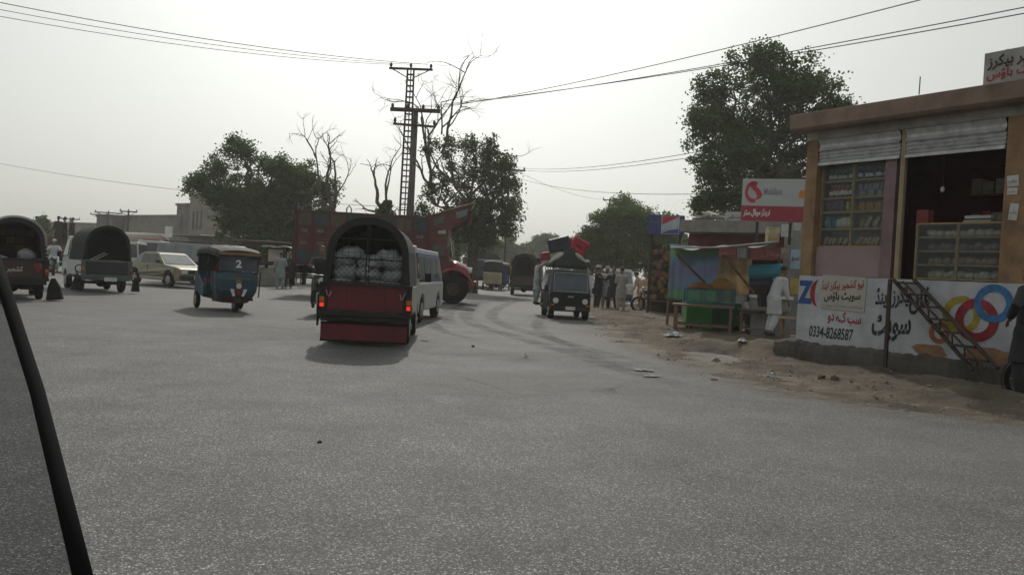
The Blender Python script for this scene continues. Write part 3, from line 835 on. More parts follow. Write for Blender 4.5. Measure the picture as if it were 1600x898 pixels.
prof = [(.6, z_c0), (-.05, z_c0), (-.12, z_c0 + cz * .1), (-.3, z_c1 - .3), (-.36, z_c1 - .25), (-.38, z_c1), (3.3, z_c1), (3.3, z_c0 + .1), (.6, z_c0 + .1)]
c.prism(prof, 'x', x0, x1)
c.build('cornice', CORN, bak, bevel=.012)
# mullion post, shutters
ms0 = WS(1398, 430)[0]
MB().box((ms0, .06, (zt + z_l) / 2), (.075, .07, z_l - zt)).build('mullion_post', TANP, bak)
def shutter(a, b, drop, zb):
    m = MB()
    n = 26; pts = []
    for i in range(n + 1):
        z = z_l - .015 - i * drop / n
        y = .02 + (.06 * math.sin(i * math.pi / 13) if i < 13 else .016 * math.sin(i * 1.5))
        pts.append((y - (.06 if i < 13 else 0.0), z))
    m.loft([[(a, y, z - 0) for y, z in pts], [(b, y, z - zb) for y, z in pts]], closed=False, cap=False)
    m.box(((a + b) / 2, .01, z_l - drop - .035 - zb / 2), (b - a, .04, .05), mat=M.Rotation(math.atan2(zb, b - a), 3, 'Y'))
    m.build('rolled_shutter', SHUT, bak, smooth=False)
shutter(pit0 + .02, ms0 - .05, .4, 0.0)
shutter(ms0 + .05, post0 - .02, .4, 0.0)
# left display cabinet
cx0, cx1 = pit0 + .02, WS(1372, 400)[0]
cz1 = z_l - .4; cz0 = WS(1300, 384)[1]
MB().box(((cx0 + cx1) / 2, .12, (zt + cz0) / 2), (cx1 - cx0, .06, cz0 - zt - .02)).build('pink_panel', PINKW, bak)
MB().box((cx1 + .1, .2, (zt + z_l - .4) / 2), (.2, .3, z_l - .4 - zt)).build('door_jamb', MAUVE, bak)
cab = thing('display_cabinet', 'tall glass fronted shelf cabinet of bottles and biscuits at left of the bakery opening', 'cabinet', bak.matrix_world @ V((0, 0, 0)), WROT)
cab.location = WA
m = MB(); cm = (cx0 + cx1) / 2
zs = [cz0, WS(1290, 357)[1], WS(1290, 331)[1], WS(1290, 309)[1], WS(1290, 283)[1], cz1 + .12]
for z in zs[:-1]:
    m.box((cm, .3, z), (cx1 - cx0, .3, .035))
for x in (cx0 + .02, cm, cx1 - .02):
    m.box((x, .145, (cz0 + cz1) / 2 + .06), (.045, .03, cz1 - cz0 + .1))
m.build('shelves', SHELF, cab)
MB().box((cm, .47, (cz0 + cz1) / 2 + .06), (cx1 - cx0, .02, cz1 - cz0 + .1)).build('back_board', mat('pale shelf back', (.42, .39, .34), .8), cab)
MB().box((cm, .125, (cz0 + cz1) / 2 + .06), (cx1 - cx0 - .03, .006, cz1 - cz0 + .06)).build('glass_front', CABG, cab)
# goods: built once per kind, then copied
def bottle(name, label, cat, m, capm, h, r, group):
    t = thing(name, label, cat, (0, 0, 0), 0, group)
    MB().tube([(0, 0, 0), (0, 0, h * .6), (0, 0, h * .78), (0, 0, h * .9)], [r, r, r * .4, r * .36], 8).build('bottle_body', m, t, smooth=True)
    MB().tube([(0, 0, h * .9), (0, 0, h)], r * .42, 8).build('cap', capm, t)
    MB().tube([(0, 0, h * .2), (0, 0, h * .5)], r * 1.03, 8).build('paper_label', INKWHITE, t)
    return t
def tin(name, label, cat, m, h, r, group):
    t = thing(name, label, cat, (0, 0, 0), 0, group)
    MB().tube([(0, 0, 0), (0, 0, h)], r, 10).build('tin_body', m, t)
    MB().tube([(0, 0, h), (0, 0, h + .012)], r * .93, 10).build('lid', STEEL, t)
    return t
def packet(name, label, cat, m, d, group, tilt=0.0):
    t = MB(); w_, dd, h = d
    t.loft([[(-w_ / 2, -dd * .15, 0), (w_ / 2, -dd * .15, 0), (w_ / 2, dd * .15, 0), (-w_ / 2, dd * .15, 0)],
            [(-w_ / 2, -dd / 2, h * .25), (w_ / 2, -dd / 2, h * .25), (w_ / 2, dd / 2, h * .25), (-w_ / 2, dd / 2, h * .25)],
            [(-w_ / 2, -dd / 2, h * .75), (w_ / 2, -dd / 2, h * .75), (w_ / 2, dd / 2, h * .75), (-w_ / 2, dd / 2, h * .75)],
            [(-w_ / 2, -dd * .15, h), (w_ / 2, -dd * .15, h), (w_ / 2, dd * .15, h), (-w_ / 2, dd * .15, h)]])
    o = t.build(name, m, bevel=.004)
    return tag(o, label, cat, group)
def wp(s, y, z):
    return WA + WU * s + WN * y + V((0, 0, z))
def rowof(proto, a, b, n, y, z, rz=0.0, roll_=0.0, first=True):
    for i in range(n):
        o = proto if (i == 0 and first) else copy_tree(proto)
        o.location = wp(a + (b - a) * (i + .5) / n + RND.uniform(-.008, .008), y + RND.uniform(-.05, .04), z)
        o.rotation_euler = (0, roll_ + (RND.uniform(-.12, .12) if roll_ else 0), WROT + rz + RND.uniform(-.3, .3))
        o.scale = (1, 1, RND.uniform(.84, 1.04))
GRN = mat('green drink', (.05, .2, .1), .3); BLU = mat('blue drink', (.05, .08, .3), .3); RED2 = mat('red drink', (.4, .04, .06), .3)
PURP = mat('purple wrapper', (.16, .07, .17), .4); YEL = mat('yellow wrapper', (.55, .38, .06), .4); TEAL = mat('turquoise wrapper', (.06, .26, .32), .4)
CREAM = mat('cream wrapper', (.6, .55, .45), .5); BISC = mat('biscuit wrapper', (.38, .28, .2), .5); LILAC = mat('lilac tin', (.35, .33, .42), .4)
rowof(bottle('bottle', 'green bottle in the top left bay of the display cabinet', 'bottle', GRN, CREAM, .22, .04, 'green bottles in the top bay'), cx0 + .06, cm - .03, 6, .25, zs[4] + .018)
rowof(bottle('bottle', 'blue bottle in the top right bay of the display cabinet', 'bottle', BLU, CREAM, .22, .04, 'blue bottles in the top bay'), cm + .03, cx1 - .06, 6, .25, zs[4] + .018)
rowof(bottle('bottle', 'red bottle with white paper label on the second cabinet shelf', 'bottle', RED2, CREAM, .25, .043, 'red bottles on the second shelf'), cx0 + .06, cm - .03, 6, .25, zs[3] + .018)
t_ = tin('tin_can', 'lilac tin standing on the second cabinet shelf', 'tin', LILAC, .1, .035, 'lilac tins on the second shelf')
rowof(t_, cm + .04, cx1 - .06, 7, .25, zs[3] + .018)
t_ = tin('tin_can', 'lilac tin stacked on top of another tin in the cabinet', 'tin', LILAC, .1, .035, 'lilac tins stacked on the second shelf')
rowof(t_, cm + .04, cx1 - .06, 7, .25, zs[3] + .131)
rowof(packet('snack_packet', 'purple packet on the third shelf of the display cabinet', 'packet', PURP, (.08, .05, .2), 'purple packets on the third shelf'), cx0 + .05, cm - .22, 5, .25, zs[2] + .018)
rowof(packet('snack_packet', 'yellow packet beside the purple ones on the third cabinet shelf', 'packet', YEL, (.06, .05, .16), 'yellow packets on the third shelf'), cm - .2, cm - .03, 3, .25, zs[2] + .018)
rowof(tin('jar', 'orange lidded jar on the third cabinet shelf', 'jar', mat('orange jar', (.5, .24, .04), .4), .13, .036, 'orange jars on the third shelf'), cm + .04, cx1 - .06, 7, .25, zs[2] + .018)
rowof(packet('carton', 'turquoise carton at the left end of the fourth cabinet shelf', 'carton', TEAL, (.1, .07, .2), 'turquoise cartons on the fourth shelf'), cx0 + .05, cx0 + .28, 2, .25, zs[1] + .018)
rowof(packet('paper_roll', 'cream wrapped roll beside the turquoise cartons', 'packet', CREAM, (.09, .08, .19), 'cream wrapped rolls on the fourth shelf'), cx0 + .3, cm - .03, 4, .25, zs[1] + .018)
rowof(packet('biscuit_packet', 'brown biscuit packet leaning in the fourth shelf right bay', 'packet', BISC, (.06, .07, .2), 'leaning biscuit packets on the fourth shelf'), cm + .05, cx1 - .1, 6, .25, zs[1] + .02, roll_=.45)
rowof(packet('biscuit_packet', 'brown biscuit packet leaning in the lowest left bay of the cabinet', 'packet', BISC, (.06, .07, .17), 'leaning biscuit packets in the lowest left bay'), cx0 + .05, cm - .1, 6, .25, zs[0] + .02, roll_=.45)
rowof(packet('biscuit_packet', 'brown biscuit packet leaning in the lowest right bay of the cabinet', 'packet', BISC, (.06, .07, .17), 'leaning biscuit packets in the lowest right bay'), cm + .05, cx1 - .1, 6, .25, zs[0] + .02, roll_=.45)
# right display counter inside
dx0, dx1 = WS(1421, 400)[0], post0 - .03
dz1 = WS(1500, 347)[1]
dc = thing('display_counter', 'long glass display counter of wrapped cakes right of the mullion post', 'counter', WA, WROT)
m = MB(); dm = (dx0 + dx1) / 2
dzs = [zt + .03 + (dz1 - zt - .03) * i / 4 for i in range(5)]
for z in dzs:
    m.box((dm, .36, z), (dx1 - dx0, .4, .025))
for x in (dx0 + .02, dm, dx1 - .02):
    m.box((x, .15, (dzs[0] + dzs[-1]) / 2), (.04, .03, dzs[-1] - dzs[0]))
m.build('shelves', SHELF, dc)
MB().box((dm, .59, (dzs[0] + dzs[-1]) / 2), (dx1 - dx0, .02, dzs[-1] - dzs[0])).build('back_board', mat('dim shelf back', (.1, .085, .07), .8), dc)
MB().box((dm, .13, (dzs[0] + dzs[-1]) / 2), (dx1 - dx0 - .02, .006, dzs[-1] - dzs[0] - .02)).build('glass_front', CABG, dc)
for k in range(4):
    pr = MB()
    pr.ball((0, 0, .06), (.085, .08, .07), 10, 6); pr.ball((.05, .02, .08), (.05, .05, .045), 8, 5)
    pr = pr.build('wrapped_cake', [CREAM, BISC, PINKW, CREAM][k], smooth=True)
    tag(pr, ['cream wrapped cake on the bottom counter shelf', 'brown wrapped loaf on the second counter shelf from the floor', 'pinkish wrapped cake on the second counter shelf from the top', 'pale wrapped cake on the top counter shelf under the glass'][k], 'cake', 'wrapped cakes on counter shelf ' + ['bottom', 'lower', 'upper', 'top'][k])
    n = 9
    for i in range(n):
        o = pr if i == 0 else copy_tree(pr)
        q = dx0 + .12 + (dx1 - dx0 - .24) * (i + .5) / n
        o.location = wp(q, .34 + RND.uniform(-.04, .04), dzs[k] + .012)
        o.rotation_euler = (0, 0, RND.uniform(0, 6))
        kk = RND.uniform(.8, 1.1); o.scale = (kk, kk, kk)
for k, (px, lb, m_) in enumerate(((1443, 'dark red carton on the left end of the display counter', MAROON), (1530, 'silver tray rack on the display counter near the right pillar', STEEL))):
    s, z = WS(px, 345, -.3)
    o = (MB().box((0, 0, .11), (.2, .16, .22)) if k == 0 else MB().box((0, 0, .02), (.42, .2, .025)).box((0, 0, .08), (.4, .03, .05)).box((0, -.07, .08), (.4, .02, .05))).build('carton' if k == 0 else 'tray_rack', m_, bevel=.005)
    o.location = wp(s, .33, dz1 + .014); o.rotation_euler.z = WROT
    tag(o, lb, 'carton' if k == 0 else 'tray')
# dark shelves at the back and the bulb
bs = thing('wall_shelf', 'dark shelf unit of goods along the back wall of the bakery', 'shelf', WA, WROT)
m = MB()
for z in (zt + .5, zt + 1.0, zt + 1.5, zt + 2.0):
    m.box(((ms0 + s_end) / 2 - .1, 1.85, z), (s_end - ms0 - .5, .3, .03))
m.build('shelf_board', MAROON, bs)
GOODM = [mat('pale goods', (.4, .36, .3), .6, var=.5, scale=6), BISC, RED2]
for kz, z in enumerate((zt + .515, zt + 1.015, zt + 1.515)):
    x = ms0 + .2
    while x < s_end - .5:
        w_ = RND.uniform(.1, .22); h_ = RND.uniform(.16, .3); ci = RND.randrange(3)
        o = MB().box((0, 0, h_ / 2), (w_ * .9, .2, h_)).build('goods_carton', GOODM[ci], bevel=.006)
        o.location = wp(x + w_ / 2, 1.84 + RND.uniform(-.03, .03), z + .002); o.rotation_euler.z = WROT + RND.uniform(-.12, .12)
        nm = ['pale', 'brown', 'red'][ci] + ' carton on the ' + ['lowest', 'middle', 'upper'][kz] + ' dim shelf behind the display counter'
        tag(o, nm, 'carton', ['pale', 'brown', 'red'][ci] + ' cartons on the ' + ['lowest', 'middle', 'upper'][kz] + ' back shelf')
        x += w_
s, z = WS(1445, 288)
bl = thing('light_bulb', 'unlit white bulb hanging in the bakery opening', 'bulb', wp(s, .5, z))
MB().ball((0, 0, -.03), (.035, .035, .05), 10, 7).build('bulb_glass', LAMPG, bl, smooth=True)
MB().tube([(0, 0, .02), (0, 0, .07)], .02, 8).build('socket', DARK, bl)
MB().tube([(0, 0, .07), (0, 0, z_c0 - z)], .005, 4).build('flex', DARK, bl)
# painted adverts on the wall
def paint_ring(px, py, rpx_o, rpx_i, m, lift):
    s, z = WS(px, py)
    k = (WS(px, py - 10)[1] - z) / 10
    MB().ring((s, -lift, z), (0, 1, 0), rpx_i * k, rpx_o * k, .002, 40).build('painted_ring', m, bak)
paint_ring(1502, 492, 30, 19, mat('yellow sign paint', (.34, .27, .03), .6, var=.55, scale=6.0, detail=9.0), .004)
paint_ring(1468, 520, 17, 9, mat('orange sign paint', (.3, .11, .03), .6, var=.55, scale=6.0, detail=9.0), .0075)
paint_ring(1526, 500, 34, 20, mat('scarlet sign paint', (.27, .018, .03), .6, var=.55, scale=6.0, detail=9.0), .011)
paint_ring(1553, 474, 30, 19, mat('sky blue sign paint', (.03, .15, .36), .6, var=.55, scale=6.0, detail=9.0), .0145)
X_, Z_ = (1, 0, 0), (0, 0, 1)
def on_wall(s_, px0, py0, px1, py1, m, parent=bak, **kw):
    a, b = WS(px0, py1), WS(px1, py1)
    c_ = WS((px0 + px1) / 2, (py0 + py1) / 2)
    h = WS((px0 + px1) / 2, py0)[1] - WS((px0 + px1) / 2, py1)[1]
    lift = kw.pop('lift', .006)
    return lettering(parent, s_, (a[0], -lift, c_[1] - h / 2), X_, Z_, b[0] - a[0], h, m, lift=0.0, **kw)
on_wall('Z', 1246, 438, 1269, 474, INKBLUE, urdu=False, bold=.05)
s, z = WS(1280, 458); k = .012
MB().loft([[(s + math.cos(a) * r_ * .2 , -.004, z + math.sin(a) * .24) for a in [math.pi / 2 + .25 + i * (math.pi - .5) / 10 for i in range(11)]] for r_ in (.45, .95)], closed=False, cap=False).build('painted_ring', INKRED, bak)
on_wall('سب کہہ دو', 1293, 487, 1345, 509, INKRED, bold=.02, diag=-.02)
on_wall('0334-8268587', 1264, 511, 1333, 529, INK, urdu=False, bold=.015, slant=.12)
on_wall('بیکرز اینڈ', 1367, 447, 1424, 482, INK, bold=.025, diag=.06)
on_wall('فاں', 1420, 447, 1452, 492, INK, bold=.025, diag=.05)
on_wall('سویٹ', 1361, 492, 1422, 533, INK, bold=.03, diag=.06)
# bare patches where the whitewash has come off
def patch(px, py, w_, h_, m_):
    s, z = WS(px, py); rr = random.Random(int(px))
    pts = [(s + math.cos(a) * w_ * rr.uniform(.75, 1.1), z + math.sin(a) * h_ * rr.uniform(.7, 1.1)) for a in [i * math.pi / 9 for i in range(18)]]
    mb = MB(); mb.f([(x, -.003, max(.3, y)) for x, y in pts]); mb.build('bare_patch', m_, bak)
PATCH = mat('bare orange plaster', (.3, .16, .1), .9, var=.35, scale=5)
patch(1452, 548, .3, .13, PATCH); patch(1545, 558, .4, .16, PATCH)
# poster on the wall
ps = thing('poster', 'cream paper poster with red and black script pasted beside the blue letter', 'poster', WA, WROT)
a, b = WS(1281, 500), WS(1352, 480)
z1, z0 = WS(1310, 431)[1], WS(1310, 484)[1]
MB().box(((a[0] + b[0]) / 2, -.011, (z0 + z1) / 2), (b[0] - a[0], .01, z1 - z0), mat=M.Rotation(rad(1.5), 3, 'Y')).build('paper', mat('cream paper', (.4, .38, .34), .8, var=.1), ps)
on_wall('نیو کشمیر بیکرز اینڈ', 1284, 436, 1350, 456, INKRED, parent=ps, lift=.02, bold=.018, diag=.05)
on_wall('سویٹ ہاؤس', 1288, 456, 1345, 473, INK, parent=ps, lift=.02, bold=.025, diag=.04)
on_wall('نیو کشمیر بیکرز اینڈ سویٹ', 1288, 475, 1348, 481, INKGREY, parent=ps, lift=.02, bold=.0)
# small torn notices on the right pillar
for k, (px, py, w_, h_) in enumerate(((1583, 283, .16, .16), (1582, 299, .14, .1), (1584, 331, .12, .24))):
    s, z = WS(px, py)
    p_ = MB().box((0, -.006, 0), (w_, .006, h_), mat=M.Rotation(rad(5 * k - 4), 3, 'Y')).build('notice', mat('pale notice paper', (.5, .5, .48), .8))
    p_.location = wp(s, 0, z); p_.rotation_euler.z = WROT
    tag(p_, ['topmost torn paper notice on the right ochre pillar', 'small torn notice below the topmost on the right ochre pillar', 'tall faded notice lowest on the right ochre pillar'][k], 'notice', 'paper notices on the pillar')
    lettering(p_, 'ساب', (-w_ * .35, -.009, -h_ * .2), X_, Z_, w_ * .7, h_ * .4, INKBLUE if k == 0 else INKGREY, lift=.001)
# roof sign
def rs(px, py): return WS(px, py, -.3)
a, b = rs(1537, 132), rs(1660, 118)
zb0, zt0 = rs(1545, 134)[1] - .06, rs(1548, 83)[1]
sgn = thing('roof_sign', 'weathered grey white signboard with black and red script on the bakery roof', 'sign', WA, WROT)
MB().box(((a[0] + b[0]) / 2, .3, (zb0 + zt0) / 2), (b[0] - a[0], .06, zt0 - zb0)).build('board', mat('weathered sign board', (.32, .315, .3), .8, var=.3), sgn, bevel=.01)
MB().box(((a[0] + b[0]) / 2, .36, zt0 - .02), (b[0] - a[0] + .03, .04, .04)).box((a[0] + .3, .36, (zb0 + zt0) / 2 - .08), (.05, .05, zt0 - zb0 + .2)).box((b[0] - .3, .36, (zb0 + zt0) / 2 - .08), (.05, .05, zt0 - zb0 + .2)).build('frame', RUST, sgn)
hh = zt0 - zb0
lettering(sgn, 'کشمیر بیکرز', (a[0] + .06, .265, zb0 + hh * .5), X_, Z_, (b[0] - a[0]) * .86, hh * .44, INK, bold=.02, diag=.03)
lettering(sgn, 'سویٹ ہاؤس', (a[0] + .06, .265, zb0 + hh * .2), X_, Z_, (b[0] - a[0]) * .8, hh * .32, INKRED, bold=.02, diag=.02)
lettering(sgn, 'نیو کشمیر بیکرز اینڈ سویٹ', (a[0] + .1, .265, zb0 + hh * .06), X_, Z_, (b[0] - a[0]) * .78, hh * .12, INKGREY, bold=0)
# iron post before the wall and the iron ladder stair
a, b = WS(1383, 574, .3), WS(1391, 436, .3)
o = MB().box((0, 0, 0), (.05, .05, 1.0)).build('iron_post', RUST)
p0, p1 = wp(a[0], -.3, -.1), wp(b[0], -.3, b[1])
o.location = (p0 + p1) / 2; o.scale.z = (p1 - p0).length
o.rotation_euler = (p1 - p0).to_track_quat('Z', 'Y').to_euler()
tag(o, 'thin leaning iron post standing before the painted wall', 'post')
st = thing('iron_stair', 'dark open iron stair leaning against the painted wall by the rings', 'stair', WA, WROT)
def L3(px, py, off):
    s, z = WS(px, py, off); return V((s, -off, z))
rails = []
for (pa, pb_) in (((1396, 437), (1520, 578)), ((1428, 437), (1560, 575))):
    rails.append((L3(*pa, .12), L3(*pb_, .55)))
for i, (a, b) in enumerate(rails):
    MB().tube([a, b], .032, 5).build('rail', RUST, st)
m = MB()
a2, b2 = L3(1411, 440, .2), L3(1540, 576, .62)
m.tube([a2, b2], .018, 5)
for i in range(7):
    t = .04 + i * .145
    p, q = rails[0][0].lerp(rails[0][1], t), rails[1][0].lerp(rails[1][1], t)
    q.z = p.z = (p.z + q.z) / 2
    m.box((p + q) / 2, ((q - p).length, .16, .03), mat=M.Rotation(math.atan2((q - p).y, (q - p).x), 3, 'Z'))
    m.tube([(p + q) / 2, (p + q) / 2 + V((0.02, 0, -.2))], .012, 5)
m.build('tread', RUST, st)

# ------------------------------------------------------------------ telecom shop, its sign, red fronted shops
GREYW = mat('blotchy grey wall', (.25, .255, .25), .9, var=.4, scale=1.4, bump=.3)
REDF = mat('dull red fascia', (.15, .03, .03), .7, var=.35)
REDB = mat('brick red board', (.24, .06, .05), .7, var=.25)
TY = 23.6
a, b = XG(1216, TY), XG(1300, TY - .6)
u = (b - a).normalized(); ua = math.atan2(u.y, u.x)
ms_ = thing('telecom_shop', 'narrow shop with blotchy grey front covered in bills next to the bakery', 'shop', a, ua)
ht_ = ZZ(1235, 340, TY)
MB().box(((b - a).length / 2, 1.9, ht_ / 2), ((b - a).length, 3.6, ht_)).build('wall', GREYW, ms_, bevel=.02)
def bill(px, py, w_, h_, m_, label, txt=None, ink=INKRED):
    p = PT(px, py, TY) - a
    s = p.dot(u)
    o = MB().box((0, -.008, 0), (w_, .008, h_)).build('wall_bill', m_)
    o.location = a + u * s + V((-u.y, u.x, 0)) * .095 + V((0, 0, p.z)); o.rotation_euler.z = ua
    tag(o, label, 'bill', 'bills on the telecom shop wall')
    if txt: lettering(o, txt, (-w_ * .4, -.013, -h_ * .15), X_, Z_, w_ * .8, h_ * .3, ink)
BILLW = mat('white bill paper', (.48, .5, .5), .8, var=.25, scale=5)
bill(1229, 360, .3, .36, BILLW, 'faded white bill high on the telecom shop wall')
bill(1246, 352, .2, .3, BILLW, 'small white bill under the telecom sign beside the ochre pillar')
bill(1243, 405, .26, .55, mat('blue topped bill paper', (.35, .48, .6), .8, var=.2, scale=3), 'blue and white bill with red script low on the telecom shop wall', 'سو')
bill(1226, 395, .22, .3, mat('brown bill paper', (.3, .27, .26), .8, var=.4, scale=6), 'grubby brownish bill left of the blue one')
bill(1243, 447, .3, .45, mat('yellow bill paper', (.5, .38, .12), .8, var=.2, scale=4), 'yellow bill behind the stooping man in white')
# telecom sign on top
tsy = TY - .5
pa, pb_ = PT(1157, 345, tsy), PT(1262, 342, tsy - .6)
zt_, zb_ = PT(1159, 279, tsy).z, PT(1157, 345, tsy).z
u2 = V((pb_.x - pa.x, pb_.y - pa.y, 0)); W_ = u2.length; u2.normalize(); a2_ = math.atan2(u2.y, u2.x)
ts = thing('telecom_sign', 'large white and red telecom shop sign with curled red emblem', 'sign', (pa.x, pa.y, zb_), a2_)
H_ = zt_ - zb_
MB().box((W_ / 2, .06, H_ / 2), (W_, .12, H_)).build('sign_box', mat('pale sign face', (.36, .38, .38), .5, var=.08), ts, bevel=.01)
MB().box((W_ / 2, -.004, H_ * .185), (W_ - .01, .006, H_ * .36)).build('red_band', mat('crimson sign face', (.26, .022, .04), .5, var=.1), ts)
LOGO = mat('emblem red', (.42, .03, .05), .5)
cxl, czl = W_ * .17, H_ * .69
def arc(c_, r0, r1, a0, a1, n=14, sq=.75):
    return [[(c_[0] + math.cos(t) * r * sq, -.006, c_[1] + math.sin(t) * r) for r in (r0, r1)] for t in [a0 + (a1 - a0) * i / n for i in range(n + 1)]]
lg = MB()
lg.loft(arc((cxl, czl), .19, .3, rad(60), rad(290)), closed=False, cap=False)
lg.loft([[(cxl + x - .05, -.006, czl + .2 - y), (cxl + x + .14 - .05, -.006, czl + .24 - y)] for x, y in ((-.06, -.02), (.0, .1), (.1, .2), (.16, .32), (.1, .42))], closed=False, cap=False)
lg.build('emblem', LOGO, ts)
lettering(ts, 'Mobilink', (W_ * .33, -.004, H_ * .63), X_, Z_, W_ * .28, H_ * .15, INKGREY, urdu=False, bold=.01)
lettering(ts, 'فرینڈز موبائل سنٹر', (W_ * .04, -.009, H_ * .1), X_, Z_, W_ * .4, H_ * .2, INKWHITE, bold=.03)
e = MB().box((W_ * .9, -.008, H_ * .66), (.15, .006, .2), mat=M.Rotation(rad(10), 3, 'Y')).build('corner_emblem', mat('jazzy orange paint', (.55, .16, .02), .5), ts)
MB().box((W_ * .9, -.0125, H_ * .66), (.08, .003, .05), mat=M.Rotation(rad(-35), 3, 'Y')).build('stripe', mat('yellow sign paint', (.5, .4, .03), .6), e)
MB().box((W_ * .75, .2, -.25), (.08, .08, .7)).box((W_ * .25, .2, -.25), (.08, .08, .7)).build('bracket', RUST, ts)

RY = 31
ra, rb = XG(1068, RY), XG(1250, RY - 2.5)
ru = (rb - ra).normalized(); rn = V((-ru.y, ru.x, 0)); rang = math.atan2(ru.y, ru.x); RL = (rb - ra).length
rh = ZZ(1075, 346, RY)
rs_ = thing('red_shops', 'low row of open shops with dull red fascia behind the stall', 'shop', ra, rang)
MB().box((RL / 2, .9, rh - .22), (RL, 3.4, .44)).build('roof_slab', CONC, rs_, bevel=.02)
MB().box((RL / 2, .1, rh - .68), (RL, .1, .46)).build('fascia', REDF, rs_)
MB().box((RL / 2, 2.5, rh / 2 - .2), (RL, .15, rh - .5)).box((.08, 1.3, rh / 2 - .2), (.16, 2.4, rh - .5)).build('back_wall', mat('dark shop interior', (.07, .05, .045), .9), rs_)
for k in range(3):
    MB().box((.15 + k * (RL - .3) / 2, .0, (rh - .93) / 2), (.34, .34, rh - .93)).build('pillar', GREYW, rs_)
for k in range(2):
    MB().box((.32 + (k + .5) * (RL - .3) / 2 - .15, -.02, rh - 1.1), ((RL - .3) / 2 - .5, .08, .45)).build('sign_panel', REDB, rs_)
    lettering(rs_, ['کشمیر سٹور', 'نیو موبائل'][k], (.7 + k * RL / 2, -.065, rh - 1.22), X_, Z_, 1.2, .22, mat('pale pink paint', (.36, .2, .19), .7), bold=.01)
    MB().box((.32 + (k + .5) * (RL - .3) / 2 - .15, 1.0, .5), ((RL - .3) / 2 - .6, .5, 1.0)).build('shop_counter', WOOD, rs_)
# planks on the roof
pk = MB().box((0, 0, 0), (1.2, .14, .035)).build('plank', mat('grey weathered plank', (.34, .31, .28), .9, var=.35))
tag(pk, 'weathered plank in the jumble on the red fronted shop roof', 'plank', 'planks heaped on the roof')
for i in range(16):
    o = pk if i == 0 else copy_tree(pk)
    q = RND.uniform(.15, .95)
    o.location = ra + ru * (q * 1.5) + rn * RND.uniform(.0, .9) + V((0, 0, rh + .05 + .26 * (1 - abs(q - .55) * 1.7) * RND.random() + .04))
    o.rotation_euler = (RND.uniform(-.5, .5), RND.uniform(-.35, .35), RND.uniform(-.9, .9) + rang)
# small white sign and the drinks sign
p = PT(1132, 362, RY - 1.2)
ws = thing('shop_sign', 'small white and pale blue sign with black script on the red shop roof edge', 'sign', p, rang)
sw, sh_ = 43 / FPX * (RY - 1.2), 31 / FPX * (RY - 1.2)
MB().box((sw / 2, 0, sh_ / 2), (sw, .06, sh_)).build('board', mat('pale sign face', (.36, .38, .38), .5, var=.08), ws)
MB().box((sw / 2, -.033, sh_ * .3), (sw * .9, .006, sh_ * .28)).build('blue_band', mat('pale blue paint', (.2, .4, .52), .6), ws)
lettering(ws, 'نیو سویٹ ہاؤس', (sw * .08, -.034, sh_ * .58), X_, Z_, sw * .84, sh_ * .3, INK, bold=.01, diag=.04)
DY = 33
p = PT(1011, 366, DY); p2 = PT(1068, 363, DY - .4)
du = V((p2.x - p.x, p2.y - p.y, 0)); dw = du.length; dang = math.atan2(du.y, du.x)
dh = 31 / FPX * DY
ds = thing('drinks_sign', 'dark blue drinks sign with red and white swoosh panel over the hanging goods', 'sign', (p.x, p.y, p.z), dang)
MB().box((dw / 2, .15, dh / 2), (dw, .3, dh)).build('sign_box', mat('navy sign face', (.03, .05, .16), .5, var=.2), ds, bevel=.01)
MB().box((dw * .63, -.004, dh / 2), (dw * .5, .006, dh * .9)).build('white_panel', mat('hazy white face', (.4, .44, .5), .5), ds)
rp = MB(); rp.f([(dw * .4, -.009, dh * .93), (dw * .86, -.009, dh * .93), (dw * .62, -.009, dh * .7), (dw * .4, -.009, dh * .5)]); rp.build('red_swoosh', mat('drinks red', (.42, .03, .04), .5), ds)
rp = MB(); rp.f([(dw * .4, -.009, dh * .08), (dw * .86, -.009, dh * .08), (dw * .86, -.009, dh * .32), (dw * .6, -.009, dh * .24)]); rp.build('blue_swoosh', mat('drinks blue', (.05, .09, .3), .5), ds)
lettering(ds, 'کشمیر سٹور', (dw * .06, -.004, dh * .55), X_, Z_, dw * .26, dh * .22, INKGREY, bold=.0)
MB().tube([(dw * .12, .15, -p.z), (dw * .12, .15, 0)], .06, 6).build('post', RUST, ds)
MB().tube([(dw * .9, .15, -p.z), (dw * .9, .15, 0)], .06, 6).build('post', RUST, ds)
# kiosk of hanging goods
ka = XG(1014, 33.5)
ks = thing('kiosk', 'dark roadside kiosk frame below the blue drinks sign', 'kiosk', ka, dang)
m = MB()
for x in (0, 1.15):
    m.box((x, .1, 1.4), (.07, .07, 2.8))
m.box((.58, .9, 1.4), (1.25, .06, 2.8))
m.build('frame', RUST, ks)
for z in (.5, 1.0, 1.5, 2.0, 2.5):
    MB().box((.58, .4, z), (1.2, .7, .04)).build('shelf', WOOD, ks)
KM = [mat('orange snack wrapper', (.22, .1, .045), .6, var=.5, scale=8), mat('tan wicker', (.2, .125, .075), .8, var=.5, scale=8), mat('green snack wrapper', (.08, .11, .04), .6, var=.5, scale=8), mat('dull red wrapper', (.2, .06, .045), .6, var=.5, scale=8), mat('ochre snack wrapper', (.24, .16, .06), .6, var=.5, scale=8)]
names = ['orange', 'tan', 'green', 'dull red', 'ochre']
for k in range(5):
    pr = packet('snack_packet', names[k] + ' snack packet hanging in the kiosk below the drinks sign', 'packet', KM[k], (.19, .12, .22), names[k] + ' packets hanging in the kiosk')
    for i in range(13):
        o = pr if i == 0 else copy_tree(pr)
        o.location = ka + V((math.cos(dang), math.sin(dang), 0)) * RND.uniform(.0, 1.2) + V((0, RND.uniform(-.15, .1), .5 + RND.uniform(0, 2.05)))
        o.rotation_euler = (RND.uniform(-.1, .1), RND.uniform(-.3, .3), dang + RND.uniform(-.4, .4))

